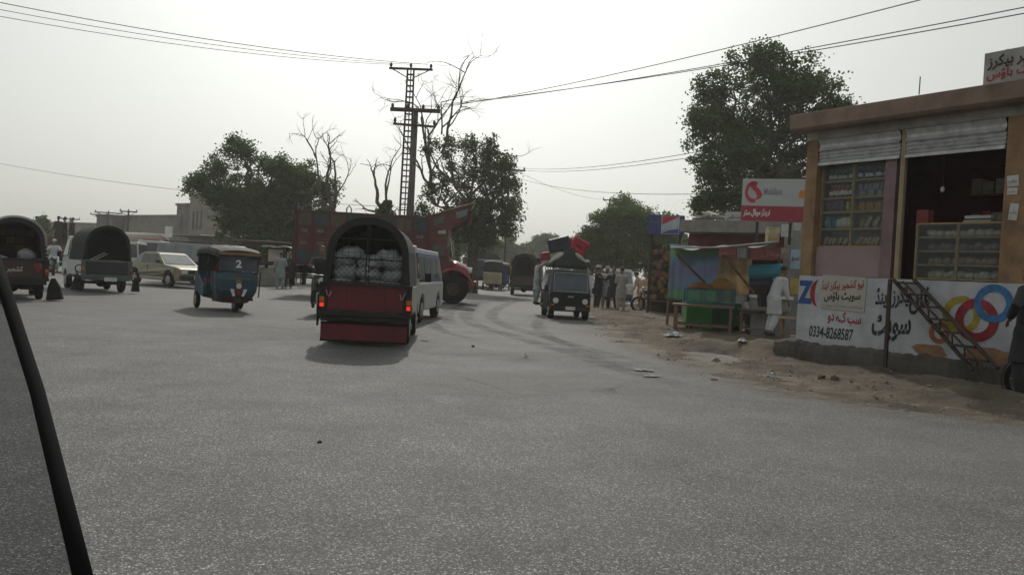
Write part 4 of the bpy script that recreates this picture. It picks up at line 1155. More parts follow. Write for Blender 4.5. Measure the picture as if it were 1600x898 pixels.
# ------------------------------------------------------------------ snack stall
SY = 22.6
def cloth_mat():
    m = bpy.data.materials.new('printed cloth'); m.use_nodes = True
    t = m.node_tree; b = t.nodes['Principled BSDF']; L = t.links.new
    tc = nd(t, 'ShaderNodeTexCoord'); sp = nd(t, 'ShaderNodeSeparateXYZ'); L(tc.outputs['Generated'], sp.inputs[0])
    n = nd(t, 'ShaderNodeTexNoise', i_Scale=3.0); L(tc.outputs['Generated'], n.inputs['Vector'])
    a = nd(t, 'ShaderNodeMath', operation='MULTIPLY_ADD'); L(sp.outputs[0], a.inputs[0]); a.inputs[1].default_value = -.06; L(sp.outputs[2], a.inputs[2])
    a2 = nd(t, 'ShaderNodeMath', operation='MULTIPLY_ADD'); L(n.outputs['Fac'], a2.inputs[0]); a2.inputs[1].default_value = .08; L(a.outputs[0], a2.inputs[2])
    r = nd(t, 'ShaderNodeValToRGB'); r.color_ramp.interpolation = 'LINEAR'
    els = [(.0, (.14, .36, .15)), (.2, (.16, .4, .17)), (.25, (.17, .3, .42)), (.42, (.2, .32, .46)), (.5, (.24, .24, .4)), (.6, (.24, .25, .42)), (.68, (.18, .33, .47)), (.8, (.18, .34, .46)), (.84, (.22, .44, .2)), (.95, (.26, .46, .22)), (1.0, (.2, .34, .46))]
    r.color_ramp.elements[0].position, r.color_ramp.elements[0].color = els[0][0], (*els[0][1], 1)
    r.color_ramp.elements[1].position, r.color_ramp.elements[1].color = els[-1][0], (*els[-1][1], 1)
    for p_, c_ in els[1:-1]:
        e_ = r.color_ramp.elements.new(p_); e_.color = (*c_, 1)
    L(a2.outputs[0], r.inputs[0])
    v = nd(t, 'ShaderNodeTexVoronoi', i_Scale=13.0); L(tc.outputs['Generated'], v.inputs['Vector'])
    lt = nd(t, 'ShaderNodeMath', operation='LESS_THAN'); L(v.outputs['Distance'], lt.inputs[0]); lt.inputs[1].default_value = .2
    mx = nd(t, 'ShaderNodeMix', data_type='RGBA'); hf = nd(t, 'ShaderNodeMath', operation='MULTIPLY'); L(lt.outputs[0], hf.inputs[0]); hf.inputs[1].default_value = .4
    L(hf.outputs[0], mx.inputs[0]); L(r.outputs[0], mx.inputs[6]); mx.inputs[7].default_value = (.34, .33, .12, 1)
    fd_ = nd(t, 'ShaderNodeMix', data_type='RGBA'); fd_.inputs[0].default_value = .4; L(mx.outputs[2], fd_.inputs[6]); fd_.inputs[7].default_value = (.4, .43, .46, 1); mx = fd_
    L(mx.outputs[2], b.inputs['Base Color']); b.inputs['Roughness'].default_value = .8
    tl = nd(t, 'ShaderNodeBsdfTranslucent'); L(mx.outputs[2], tl.inputs[0]); s_ = nd(t, 'ShaderNodeMixShader'); s_.inputs[0].default_value = .55
    L(b.outputs[0], s_.inputs[1]); L(tl.outputs[0], s_.inputs[2]); L(s_.outputs[0], t.nodes['Material Output'].inputs[0])
    return m
CY = 24.2
c0, c1 = PT(1041, 470, CY), PT(1124, 388, CY)
cl = MB().grid(lambda u, v: (c0.x + (c1.x - c0.x) * u + .06 * math.sin(v * 3), CY + .05 * math.sin(u * 26) * (1.1 - v) + .12 * u, c0.z + (c1.z - c0.z) * v + .05 * (1 - u)), 50, 14)
tag(cl.build('printed_curtain', cloth_mat(), smooth=True, solid=.004), 'printed blue green and purple cloth hung as stall backdrop', 'cloth')
c0, c1 = PT(1122, 458, CY - .6), PT(1176, 404, CY - .6)
yc = MB().grid(lambda u, v: (c0.x + (c1.x - c0.x) * u - .07 * (1 - v), CY - .6 + .04 * math.sin(u * 17 + v * 3), c0.z + (c1.z - c0.z) * v - .05 * math.sin(u * 3.1) * (1 - v)), 20, 10)
tag(yc.build('tan_cloth', mat('stained tan cloth', (.62, .48, .29), .85, var=.35, scale=2.5, trans=.4), smooth=True, solid=.004), 'stained tan cloth hanging right of the printed curtain', 'cloth')
# awning on posts
aw = thing('awning', 'grey cloth awning on bare poles stretched over the snack stall', 'awning', (0, 0, 0))
p00, p10, p01, p11 = PT(1047, 388, 22.0), PT(1213, 381, 20.4), PT(1054, 384, 25.0), PT(1213, 385, 24.4)
def awf(u, v):
    p = (p00.lerp(p10, u)).lerp(p01.lerp(p11, u), v)
    return (p.x, p.y, p.z - .05 * abs(math.sin(u * math.pi * 2)) * (1 - .4 * v) + .03 * math.sin(u * 21 + v * 4))
aw_cloth = MB().grid(awf, 30, 8).build('awning_cloth', mat('grey awning cloth', (.36, .38, .42), .8, var=.3, trans=.35), aw, smooth=True, solid=.004)
MB().tube([p00 + V((0, 0, .02)), p00.lerp(p10, .44) + V((0, -.02, -.03)), p10 + V((0, -.02, .05))], .022, 6).build('edge_rope', LINT, aw)
for (x0, y0, x1, y1, yy, yz) in ((1057, 397, 1101, 441, 22.1, 23.4), (1134, 402, 1201, 487, 21.5, 22.6)):
    MB().tube([PT(x0, y0, yy), PT(x1, y1, yz)], .03, 6).build('slanting_strut', WOOD, aw)
for x, yy in ((1124, 24.6), (1042, 24.6), (1211, 24.2)):
    b_ = XG(x, yy); MB().tube([b_, b_ + V((0, 0, p00.z + .0))], .04, 6).build('post', WOOD, aw)
# tables
def table(pa, pb_, depth, h, label, top_m, group):
    a, b = V(pa), V(pb_)
    u = (b - a).normalized(); L_ = (b - a).length; an = math.atan2(u.y, u.x)
    r = thing('stall_table', label, 'table', a, an, group)
    MB().box((L_ / 2, depth / 2, h - .025), (L_, depth, .05)).build('tabletop', top_m, r, bevel=.008)
    for x in (.1, L_ - .1):
        for y in (.06, depth - .06):
            MB().box((x, y, (h - .05) / 2), (.06, .06, h - .05)).build('leg', WOOD, r)
    MB().box((L_ / 2, .06, .2), (L_ - .25, .035, .05)).box((L_ / 2, depth - .06, .2), (L_ - .25, .035, .05)).box((.1, depth / 2, .2), (.035, depth - .18, .05)).build('stretcher', WOOD, r)
    return r
ta, tb = XG(1047, 22.1), XG(1146, 21.7)
table(ta, tb, 1.0, .74, 'long wooden stall table with bare legs at the verge edge', WOOD, 'stall tables')
table(XG(1150, 21.9), XG(1214, 21.2), .8, .72, 'second wooden table behind the slumped man in grey', WOOD, 'stall tables')
GREENC = mat('bright green sheet metal', (.04, .26, .05), .5, var=.25)
gb = thing('green_cart', 'bright green boxed cart base under the stall table', 'cart', XG(1071, 23.3), rad(-4))
MB().box((.36, .3, .42), (.72, .6, .8)).build('green_panel', GREENC, gb, bevel=.01)
MB().box((1.12, .32, .42), (.8, .56, .78)).build('dark_panel', mat('dark green sheet metal', (.015, .08, .03), .6), gb, bevel=.01)
for x in (.1, 1.4):
    MB().ring((x, .0, .09), (0, 1, 0), .03, .09, .05).build('castor', BLACK, gb)
# display case with snack heaps
cs = thing('snack_case', 'teal framed glass snack case standing on the stall table', 'display case', (ta.x + .55, ta.y + .75, .74), rad(-4))
fr = MB(); CW_, CD, CH = 1.3, .45, .42
for x in (0, CW_ * .36, CW_ * .7, CW_):
    for y in (0, CD):
        fr.box((x, y, CH / 2), (.03, .03, CH))
for z in (0.02, CH):
    fr.box((CW_ / 2, 0, z), (CW_, .03, .03)); fr.box((CW_ / 2, CD, z), (CW_, .03, .03)); fr.box((0, CD / 2, z), (.03, CD, .03)); fr.box((CW_, CD / 2, z), (.03, CD, .03))
fr.build('case_frame', mat('teal painted frame', (.03, .13, .2), .5), cs)
MB().box((CW_ / 2, .0, CH / 2), (CW_ - .04, .006, CH - .05)).build('glass_pane', glass('case glass', (.2, .35, .33), .2), cs)
MB().box((CW_ / 2, CD / 2, CH - .03), (CW_ - .04, CD - .04, .02)).build('case_shelf', STEEL, cs)
def heap(label, c_, r_, h_, m_):
    mb = MB(); rr = random.Random(int(r_ * 1000))
    mb.ball((0, 0, 0), (r_, r_ * .75, h_), 18, 10)
    for v in mb.bm.verts:
        v.co *= 1 + rr.uniform(-.06, .06); v.co.z = max(0, v.co.z)
    for _ in range(60):
        t_, q_ = rr.uniform(0, 6.28), rr.uniform(0.2, 1)
        mb.ball((r_ * q_ * .95 * math.cos(t_), r_ * .7 * q_ * math.sin(t_), h_ * math.sqrt(1 - q_ * q_) * .98), rr.uniform(.015, .03), 5, 4)
    o = mb.build('snack_heap', m_, smooth=True); o.location = c_
    tag(o, label, 'snacks', 'snack heaps on the case')
zc = .74 + CH
heap('large mound of golden fried snacks on the glass case', (cs.location.x + .98, cs.location.y + .15, zc + .016), .33, .3, mat('golden fried snack', (.36, .19, .04), .8, var=.4, scale=20))
heap('low reddish heap of fried snacks at left on the glass case', (cs.location.x + .4, cs.location.y + .15, zc + .016), .38, .15, mat('reddish fried snack', (.26, .1, .04), .8, var=.4, scale=20))
# teal roll / grey counter to the right
ct = thing('market_counter', 'grey counter with glass front below the teal rolled sheet', 'counter', XG(1172, 21.9), rad(-8))
MB().box((.5, .25, .5), (1.0, .5, 1.0)).build('counter_base', GREYW, ct, bevel=.01)
MB().box((.5, .2, 1.05), (1.05, .55, .08)).build('counter_top', WHITE, ct)
rl = MB(); p = PT(1172, 426, 21.8); q = PT(1223, 424, 21.4)
tag(rl.tube([p, q], .2, 14).build('sheet_roll', mat('teal plastic sheet', (.03, .2, .27), .4, var=.3), smooth=False), 'fat teal rolled plastic sheet behind the stooping man', 'roll')
rl = MB(); p = PT(1172, 436, 21.9); q = PT(1223, 436, 21.5)
tag(rl.box((p + q) / 2, ((q - p).length, .25, .34), math.atan2((q - p).y, (q - p).x)).build('navy_crate', mat('navy crate', (.015, .03, .08), .5), bevel=.01), 'navy blue crate under the teal rolled sheet', 'crate')
p = PT(1207, 367, 22.7)
tag(MB().box(p, (.3, .3, .42)).build('striped_box', mat('tan carton', (.42, .34, .2), .8, var=.5, scale=3), bevel=.01), 'tan and teal carton hung at the awning end by the telecom shop', 'carton')
# small bench where the man stoops
bn = thing('bench', 'small wooden bench against the left end of the bakery wall', 'bench', G(1220, 527, .12), WROT + rad(25))
MB().box((.25, 0, .48), (.62, .26, .05)).build('seat', TANP, bn)
for x in (.02, .48):
    for y in (-.09, .09):
        MB().box((x, y, .23), (.05, .05, .46)).build('leg', WOOD, bn)
MB().box((.25, -.09, .12), (.5, .03, .05)).build('stretcher', WOOD, bn)
# litter and rubble
LIT = mat('torn white paper', (.3, .3, .295), .8)
def litter(px, py, w_, h_, label, m_=LIT, z=.05):
    p = G(px, py, z); rr = random.Random(int(px * 7 + py))
    mb = MB().grid(lambda u, v: ((u - .5) * w_ + rr.uniform(-.03, .03), (v - .5) * w_ * .6 + rr.uniform(-.03, .03), h_ * math.sin(math.pi * u) * math.sin(math.pi * v) * rr.uniform(.1, 1.3) + .01 + rr.uniform(0, h_ * .25)), 9, 7)
    o = mb.build('litter', m_, solid=.004); o.location = (p.x, p.y, max(0, vh(p.x, p.y)) + .004); o.rotation_euler.z = rr.uniform(0, 3)
    tag(o, label, 'litter', 'litter on the verge')
litter(1052, 525, .5, .09, 'crumpled white bag at the foot of the stall table', mat('dirty white bag', (.34, .36, .4), .7))
litter(1007, 574, .26, .02, 'flat pale paper scraps on the asphalt edge')
litter(1018, 583, .22, .015, 'small flat paper scrap nearest the asphalt edge')
litter(1205, 585, .26, .07, 'crumpled white paper in the dirt before the plinth')
litter(1019, 496, .3, .03, 'white scrap in the dirt behind the stall table')
litter(1160, 549, .3, .06, 'white scrap beside the shallow pit')
litter(1448, 588, .3, .08, 'torn pale carton at the foot of the plinth', CREAM)
rbm = MB(); rr = random.Random(77)
def rock(mb, c_, r_, rr):
    k0 = len(mb.bm.verts); mb.ball(c_, (r_ * rr.uniform(.8, 1.4), r_ * rr.uniform(.7, 1.1), r_ * rr.uniform(.5, .8)), 6, 4)
    mb.bm.verts.ensure_lookup_table()
    for v in list(mb.bm.verts)[k0:]:
        v.co += V((rr.gauss(0, 1), rr.gauss(0, 1), rr.gauss(0, 1))) * r_ * .18
for _ in range(2600):
    y = 6.5 + 26 * rr.random() ** 1.6; x = xedge(y) + (rr.random() ** 1.5) * 4.5 - .25
    if (V((x, y, 0)) - WA).dot(WN) > -.1 and (V((x, y, 0)) - WA).dot(WU) > -.5: continue
    rock(rbm, (x, y, vh(x, y)), rr.uniform(.006, .014) if rr.random() < .85 else rr.uniform(.014, .03), rr)
tag(rbm.build('rubble', mat('rubble stone', (.2, .165, .125), .95, var=.45, scale=1.5)), kind='stuff')
BR = mat('broken brick', (.13, .075, .052), .9, var=.3, bump=.4)
def stone(px, py, r_, label, m_=BR, grp='broken bricks and stones', z=.06):
    mb = MB(); rock(mb, (0, 0, 0), r_, random.Random(int(px))); o = mb.build('stone', m_, bevel=.005)
    p = G(px, py, z); o.location = (p.x, p.y, (vh(p.x, p.y) if p.x > xedge(p.y) - .5 else 0) + r_ * .3); tag(o, label, 'stone', grp)
stone(1283, 590, .07, 'reddish brick lump in the dirt before the poster')
stone(1303, 592, .06, 'smaller dark stone beside the reddish brick lump')
stone(1118, 560, .09, 'grey stone on the rim of the shallow pit', CONC)
stone(1116, 594, .04, 'dark brown clod alone on the asphalt near the verge', z=0)
stone(739, 542, .035, 'small dark stone in the road right of the red pickup', DARK, z=0)
stone(499, 691, .022, 'small black pebble in the middle of the near road', DARK, z=0)
stone(1530, 600, .07, 'grey lump near the foot of the iron stair', CONC)

# ------------------------------------------------------------------ vehicles (local: forward +Y, right +X)
def wheel(par, x, y, r, w=.18, rim=STEEL, rr=.58):
    t = MB()
    sgn = 1 if x > 0 else -1
    L = []
    for (q, o) in ((rr * r, -w / 2), (r * .92, -w / 2), (r, -w * .32), (r, w * .32), (r * .92, w / 2), (rr * r, w / 2)):
        L.append([V((x + o, y + math.cos(a) * q, r + math.sin(a) * q)) for a in [i * 2 * math.pi / 22 for i in range(22)]])
    t.loft(L, cap=True)
    o = t.build('wheel', BLACK, par)
    m = MB()
    m.tube([(x + sgn * w * .3, y, r), (x + sgn * (w / 2 + .004), y, r), (x + sgn * (w / 2 + .012), y, r)], [rr * r, rr * r, rr * r * .8], 18)
    m.tube([(x + sgn * w * .4, y, r), (x + sgn * (w / 2 + .03), y, r)], rr * r * .35, 10)
    m.build('rim', rim, o)
    return o
def arches(zb, wheels, r, ra):
    """bottom edge from front to back with wheel openings; (y, z)"""
    out = []
    for yc in sorted(wheels, reverse=True):
        a0 = math.asin(max(-1, min(1, (zb - r) / ra)))
        for i in range(11):
            a = a0 + (math.pi - 2 * a0) * i / 10
            out.append((yc + math.cos(a) * ra, r + math.sin(a) * ra))
    return out
def slab(poly, hw, mb):
    """side profile given half widths: hw(z) -> closed body"""
    mb.loft([[(-hw(y, z), y, z) for y, z in poly], [(hw(y, z), y, z) for y, z in poly]])
    return mb
def pane(par, pts, m=DGLASS, name='window'):
    """thin pane standing just proud of the body through the given points"""
    a = [V(p) for p in pts]
    n = (a[1] - a[0]).cross(a[2] - a[0]).normalized()
    c = sum(a, V()) / len(a)
    if n.dot(c - V((0, 0, .9))) < 0: n = -n
    mb = MB().loft([[p + n * .002 for p in a], [p + n * .012 for p in a]])
    return mb.build(name, m, par)
def lerp(a, b, t): return a + (b - a) * t

def pickup(loc, yaw, label, body, canopy, style, scale=1.0):
    r = thing('pickup_truck', label, 'pickup truck', loc, rad(yaw), 'canopied pickup trucks')
    W = .70
    R_ = .29
    # cab
    prof = [(.62, .45), (.62, 1.0), (.66, 1.72), (1.25, 1.74), (1.62, 1.1), (1.72, .95), (1.74, .4)] + [p for p in arches(.4, [1.15], R_, .36)]
    hw = lambda y, z: W if z < 1.05 else W - (z - 1.05) * .12
    slab(prof, hw, MB()).build('cab', body, r, bevel=.03)
    for s in (-1, 1):
        pane(r, [(s * hw(0, z), y, z) for y, z in ((.75, 1.1), (.78, 1.6), (1.2, 1.6), (1.48, 1.1))])
        MB().box((s * (W + .16), 1.35, 1.12), (.12, .05, .17)).tube([(s * W, 1.35, 1.05), (s * (W + .14), 1.35, 1.08)], .012, 5).build('mirror', DARK, r)
    pane(r, [(-.52, 1.62 + .0, 1.12), (-.48, 1.3, 1.66), (.48, 1.3, 1.66), (.52, 1.62, 1.12)])
    # load bed
    m = MB()
    m.box((0, -.5, .56), (2 * W - .06, 2.2, .07))
    for s in (-1, 1):
        sp = [(-1.6, .5), (-1.6, .97), (.58, .97), (.58, .5)] + [p for p in arches(.5, [-.85], R_, .36)]
        m.prism(sp, 'x', s * W - (.04 if s > 0 else 0), s * W + (.04 if s < 0 else 0))
    m.box((0, .58, .75), (2 * W - .09, .04, .44))
    m.build('load_bed', body, r, bevel=.01)
    MB().box((0, 0, .42), (.75, 3.0, .12)).box((0, -.85, R_), (1.2, .09, .09)).ball((0, -.85, R_), (.16, .16, .14)).box((.3, -1.2, .33), (.3, .5, .16)).build('chassis', BLACK, r)
    for x in (-1, 1):
        for y in (1.15, -.85):
            wheel(r, x * (W - .1), y, R_, .16)
    # canopy: arched shell
    zs_ = 1.0; top = style.get('top', 2.04); wt_ = W - .01
    def arch(inset, n=18):
        pts = [(-wt_ + inset, zs_)]
        zk = style.get('knee', 1.42)
        for i in range(n + 1):
            a = math.pi - math.pi * i / n
            pts.append(((wt_ * .95 - inset - .01) * math.cos(a), zk + (top - zk - inset) * math.sin(a) ** .85))
        pts.append((wt_ - inset, zs_))
        return pts
    A, B = arch(0), arch(.03)
    def shell(y0, y1, A, B, mm, name):
        mb = MB()
        ring = A + B[::-1]
        mb.loft([[(x, y0, z) for x, z in ring], [(x, y1, z) for x, z in ring]])
        return mb.build(name, mm, r, smooth=False)
    shell(-1.52, .6, A, B, canopy, 'canopy')
    bulk = MB(); bulk.f([(x, .6, z) for x, z in A]); bulk.build('canopy_front', canopy, r, solid=.01)
    hoop = shell(-1.62, -1.5, [(x * 1.015, z + .012) for x, z in A], arch(style.get('hoop', .1)), style.get('hoopmat', DARK), 'canopy_hoop')
    # tail
    tg = style['tail']
    MB().box((0, -1.62, .76), (1.2, .05, .42)).build('tailgate', tg, r, bevel=.008)
    MB().box((0, -1.615, .98), (2 * W + .08, .09, .05)).box((-.67, -1.61, .76), (.13, .05, .5)).box((.67, -1.61, .76), (.13, .05, .5)).box((0, -1.63, .51), (2 * W + .1, .08, .07)).box((0, -1.6, .43), (2 * W, .06, .1)).box((.25, -1.66, .43), (.3, .02, .05)).box((-.2, -1.66, .43), (.3, .02, .05)).build('rear_frame', style.get('frame', DARK), r, bevel=.006)
    for s in (-1, 1):
        MB().box((s * .69, -1.645, .64), (.06, .03, .06)).build('tail_light', style.get('lamp', REDLAMP), r)
        MB().box((s * .69, -1.645, .73), (.075, .03, .08)).build('indicator', ORANGEL, r)
    return r, A

def redcage(r):
    # wire cage doors
    for s in (-1, 1):
        m = MB()
        x0, x1 = s * .02, s * .6
        zt_ = lambda x: 1.42 + .56 * (max(0, 1 - (abs(x) / .69) ** 2)) ** .5 - .03
        pts = [(x0, -1.6, 1.02), (x0, -1.6, zt_(x0)), (lerp(x0, x1, .4), -1.6, zt_(lerp(x0, x1, .4))), (lerp(x0, x1, .75), -1.6, zt_(lerp(x0, x1, .75))), (x1, -1.6, zt_(x1)), (x1, -1.6, 1.02), (x0, -1.6, 1.02)]
        m.tube(pts, .013, 5)
        m.tube([(x0, -1.6, 1.4), (x1, -1.6, 1.4)], .012, 5); m.tube([(x0, -1.6, 1.72), (x1, -1.6, 1.72)], .012, 5)
        for k in range(1, 6):
            x = lerp(x0, x1, k / 6)
            m.tube([(x, -1.6, 1.4), (x, -1.6, zt_(x))], .0045, 4)
        for z in (1.5, 1.6, 1.82):
            m.tube([(x0, -1.6, z), (x1, -1.6, z)], .004, 4)
        # diamond net below
        d = .085
        xa, xb = min(x0, x1), max(x0, x1)
        k = -8
        while k < 16:
            for sg in (1, -1):
                o = xa + k * d
                # line x = o + sg*(z-1.02)
                lo, hi = 1.02, 1.4
                za, zb2 = lo, hi
                ends = []
                for z in (lo, hi):
                    ends.append([o + sg * (z - lo) if sg > 0 else o + (hi - lo) - (z - lo), z])
                (ax, az), (bx, bz) = ends
                def clip(px_, pz, qx, qz, lim, low):
                    if (px_ < lim) == low and px_ != lim:
                        t = (lim - px_) / (qx - px_) if qx != px_ else 0
                        return lim, pz + (qz - pz) * t
                    return px_, pz
                if max(ax, bx) <= xa or min(ax, bx) >= xb: continue
                ax, az = clip(ax, az, bx, bz, xa, True); ax, az = clip(ax, az, bx, bz, xb, False)
                bx, bz = clip(bx, bz, ax, az, xa, True); bx, bz = clip(bx, bz, ax, az, xb, False)
                m.tube([(ax, -1.6, az), (bx, -1.6, bz)], .0035, 4)
            k += 1
        m.build('cage_door', DARK, r)
    MB().box((0, -1.62, 1.25), (.03, .04, .05)).build('padlock', STEEL, r)

GREENB = mat('dark green canvas', (.018, .027, .021), .9, var=.4, bump=.2, spec=.2)
GREYC = mat('dark grey canopy', (.042, .045, .043), .85, var=.4, bump=.15, spec=.25)
DREDB = mat('dark red body', (.1, .012, .015), .5, var=.3)
BEIGE = mat('dusty beige paint', (.38, .36, .32), .5, var=.2)
rl_ = XG(573, 13.6)
redp, A_ = pickup(rl_, 5.0, 'red tailed pickup with arched dark canopy, wire cage doors and white sacks', BEIGE, GREYC, dict(tail=REDP, lamp=BRAKE, top=2.06, knee=1.4))
redp.location = XG(584, 13.35 + 1.62)
redp.rotation_euler.z = rad(3.6)
MB().box((0, -1.64, .22), (1.38, .02, .3)).build('mud_flap', REDP, redp, bevel=.004)
MB().box((0, -1.655, .075), (1.38, .012, .03)).box((0, -1.655, .36), (1.38, .012, .03)).build('flap_edge', BLACK, redp)
for k_, xx in enumerate((-.76, -.72)):
    MB().box((-.75, -1.6, .55 - k_ * .1), (.03, .04, .5 - k_ * .2)).build('side_rail', DARK, redp)
redcage(redp)
m = MB()
for x in (-.3, .3): m.box((x, -1.648, .76), (.012, .012, .4))
for z in (.565, .955): m.box((0, -1.65, z), (1.22, .02, .03))
m.build('tailgate_trim', mat('dark red trim', (.06, .01, .012), .6, var=.4), redp)
for s in (-1, 1):
    MB().box((s * .63, -1.665, .9), (.05, .03, .1)).build('latch', RUST, redp)
    MB().tube([(s * .63, -1.67, .9), (s * .6, -1.69, .8), (s * .57, -1.69, .77), (s * .55, -1.67, .86)], .008, 5).build('chain', STEEL, redp)
    MB().box((s * .45, -1.655, .57), (.09, .03, .06)).build('hinge', RUST, redp)
# sacks inside
sk = MB().ball((0, 0, 0), (.24, .25, .13), 18, 11)
for v in sk.bm.verts:
    v.co.x = math.copysign(abs(v.co.x / .24) ** .75 * .24, v.co.x) + .015 * math.sin(v.co.y * 25 + v.co.z * 30); v.co.z += .02 * math.sin(v.co.x * 26 + v.co.y * 17) + .01 * math.sin(v.co.x * 55)
sk = sk.build('sack', SACK, smooth=True)
tag(sk, 'plump white sack piled behind the wire cage of the red pickup', 'sack', 'white sacks in the red pickup')
first = True
MWR = M.Translation(redp.location) @ M.Rotation(redp.rotation_euler.z, 4, 'Z')
for row, z, n in ((0, .98, 3), (1, 1.17, 3), (2, 1.34, 3), (3, 1.48, 2)):
    for i in range(n):
        for dpt in (-1.36, -.95):
            o = sk if first else copy_tree(sk); first = False
            x = (i - (n - 1) / 2) * (.62 if row == 3 else .4) + RND.uniform(-.035, .035)
            o.location = MWR @ V((x, dpt + RND.uniform(-.03, .03), z + RND.uniform(-.02, .02) - (.05 if dpt > -1 else 0)))
            o.rotation_euler = (RND.uniform(-.2, .2), RND.uniform(-.25, .25), RND.choice((0, 1.57, 3.14)) + RND.uniform(-.2, .2))
            o.scale = (RND.uniform(.85, .98), RND.uniform(.85, .95), RND.uniform(.85, 1.1))

# white pickup on the left
WHITED = mat('dusty white paint', (.38, .41, .39), .45, var=.2)
wp_, A_ = pickup(XG(148, 27.2), 38, 'pale green white pickup with empty arched black canopy at left', WHITED, GREENB, dict(tail=mat('black tailgate', (.02, .024, .028), .5), hoopmat=GREENB, hoop=.07, top=2.08, knee=1.36, frame=mat('grey green metal', (.1, .125, .12), .5, var=.4)))
MB().box((.1, -1.68, .42), (.36, .012, .12)).build('number_plate', PLATE, wp_)
for s in (-1, 1):
    m = MB().ring((s * .78, -1.6, .72), (0, 1, 0), .1, .13, .03, 14); m.build('side_hoop', DARK, wp_)
    MB().tube([(s * .84, -1.58, .5), (s * .86, -1.58, .3), (s * .86, -1.58, .06)], [.03, .1, .14], 8).build('hanging_tassel', BLACK, wp_)
ld = MB()
ld.tube([(-.45, -1.3, 1.0), (.0, -1.2, 1.25)], .014, 5); ld.tube([(-.3, -1.3, 1.0), (.1, -1.2, 1.22)], .014, 5)
for i in range(5):
    t = .1 + i * .2; ld.tube([(lerp(-.45, 0, t), -1.3 + .1 * t, 1.0 + .25 * t), (lerp(-.3, .1, t), -1.3 + .1 * t, 1 + .22 * t)], .01, 4)
o = ld.build('roof_ladder', STEEL); o.location = wp_.location; o.rotation_euler.z = wp_.rotation_euler.z
tag(o, 'small pale ladder lying in the white pickup bed', 'ladder')
# ornate pickup far left
ORN = mat('ornate orange panel', (.3, .08, .02), .5, col2=(.03, .03, .03), scale=7, var=.5)
bp_, A_ = pickup(XG(14, 21.4), 34, 'ornate pickup with fringed white edged canopy and red painted tail at far left', mat('black ornate body', (.03, .03, .035), .5, var=.5), mat('dark patterned canopy', (.04, .03, .028), .8, var=.5, scale=6), dict(tail=mat('painted dark tail', (.025, .022, .024), .5, col2=(.06, .018, .012), scale=6), top=2.0, knee=1.36, hoop=.12, hoopmat=mat('dark hoop paint', (.025, .02, .03), .6)))
for s in (-1, 1):
    hb = MB()
    hb.ball((s * .5 - .045, -1.66, .83), (.06, .012, .06), 12, 6); hb.ball((s * .5 + .045, -1.66, .83), (.06, .012, .06), 12, 6)
    hb.f([(s * .5 - .1, -1.671, .81), (s * .5, -1.671, .66), (s * .5 + .1, -1.671, .81)])
    hb.build('painted_heart', mat('heart red', (.2, .015, .015), .5), bp_)
    MB().tube([(s * .84, -1.55, .55), (s * .87, -1.55, .35), (s * .9, -1.55, .03)], [.05, .14, .2], 8).build('hanging_tassel', BLACK, bp_)
    MB().ring((s * .8, -1.58, .95), (0, 1, 0), .07, .1, .03, 12).build('side_hoop', DARK, bp_)
lettering(bp_, 'کشمیر سب', (-.42, -1.65, .66), (1, 0, 0), (0, 0, 1), .6, .16, LAMPG, bold=.01)
fr = MB()
for (x, z), (x2, z2) in zip(A_, A_[1:]):
    for k in range(4):
        t = k / 4 + .06; fr.box((lerp(x, x2, t) * 1.01, -1.65, lerp(z, z2, t) + .012), (.022, .05, .055), mat=M.Rotation(-math.atan2(z2 - z, x2 - x), 3, 'Y'))
fr.build('fringe', mat('dull white fringe', (.36, .36, .36), .7), bp_)
pa_ = MB()
for i in range(5):
    for j in range(3):
        pa_.mi = (i + j) % 3
        pa_.box((-.42 + i * .21, .5, 1.25 + j * .2), (.19, .04, .18))
pa_.build('inner_panel', [mat('orange inlay', (.36, .12, .02), .5), mat('brown inlay', (.15, .06, .03), .5), MAROON], bp_)
MWB = M.Translation(bp_.location) @ M.Rotation(bp_.rotation_euler.z, 4, 'Z')
for i, (x, y, z) in enumerate(((.1, -1.3, .84), (.45, -1.3, .82), (.28, -1.2, 1.05), (-.3, -1.25, .85))):
    o = copy_tree(sk); o.location = MWB @ V((x, y, z)); o['label'] = ['white bundle in the middle of the ornate pickup', 'white bundle at the right end of the ornate pickup bed', 'white bundle on top of others in the ornate pickup', 'white bundle at the left of the ornate pickup bed'][i]
    o['group'] = 'white bundles in the ornate pickup'; o.rotation_euler = (.2, .3 * i, i)

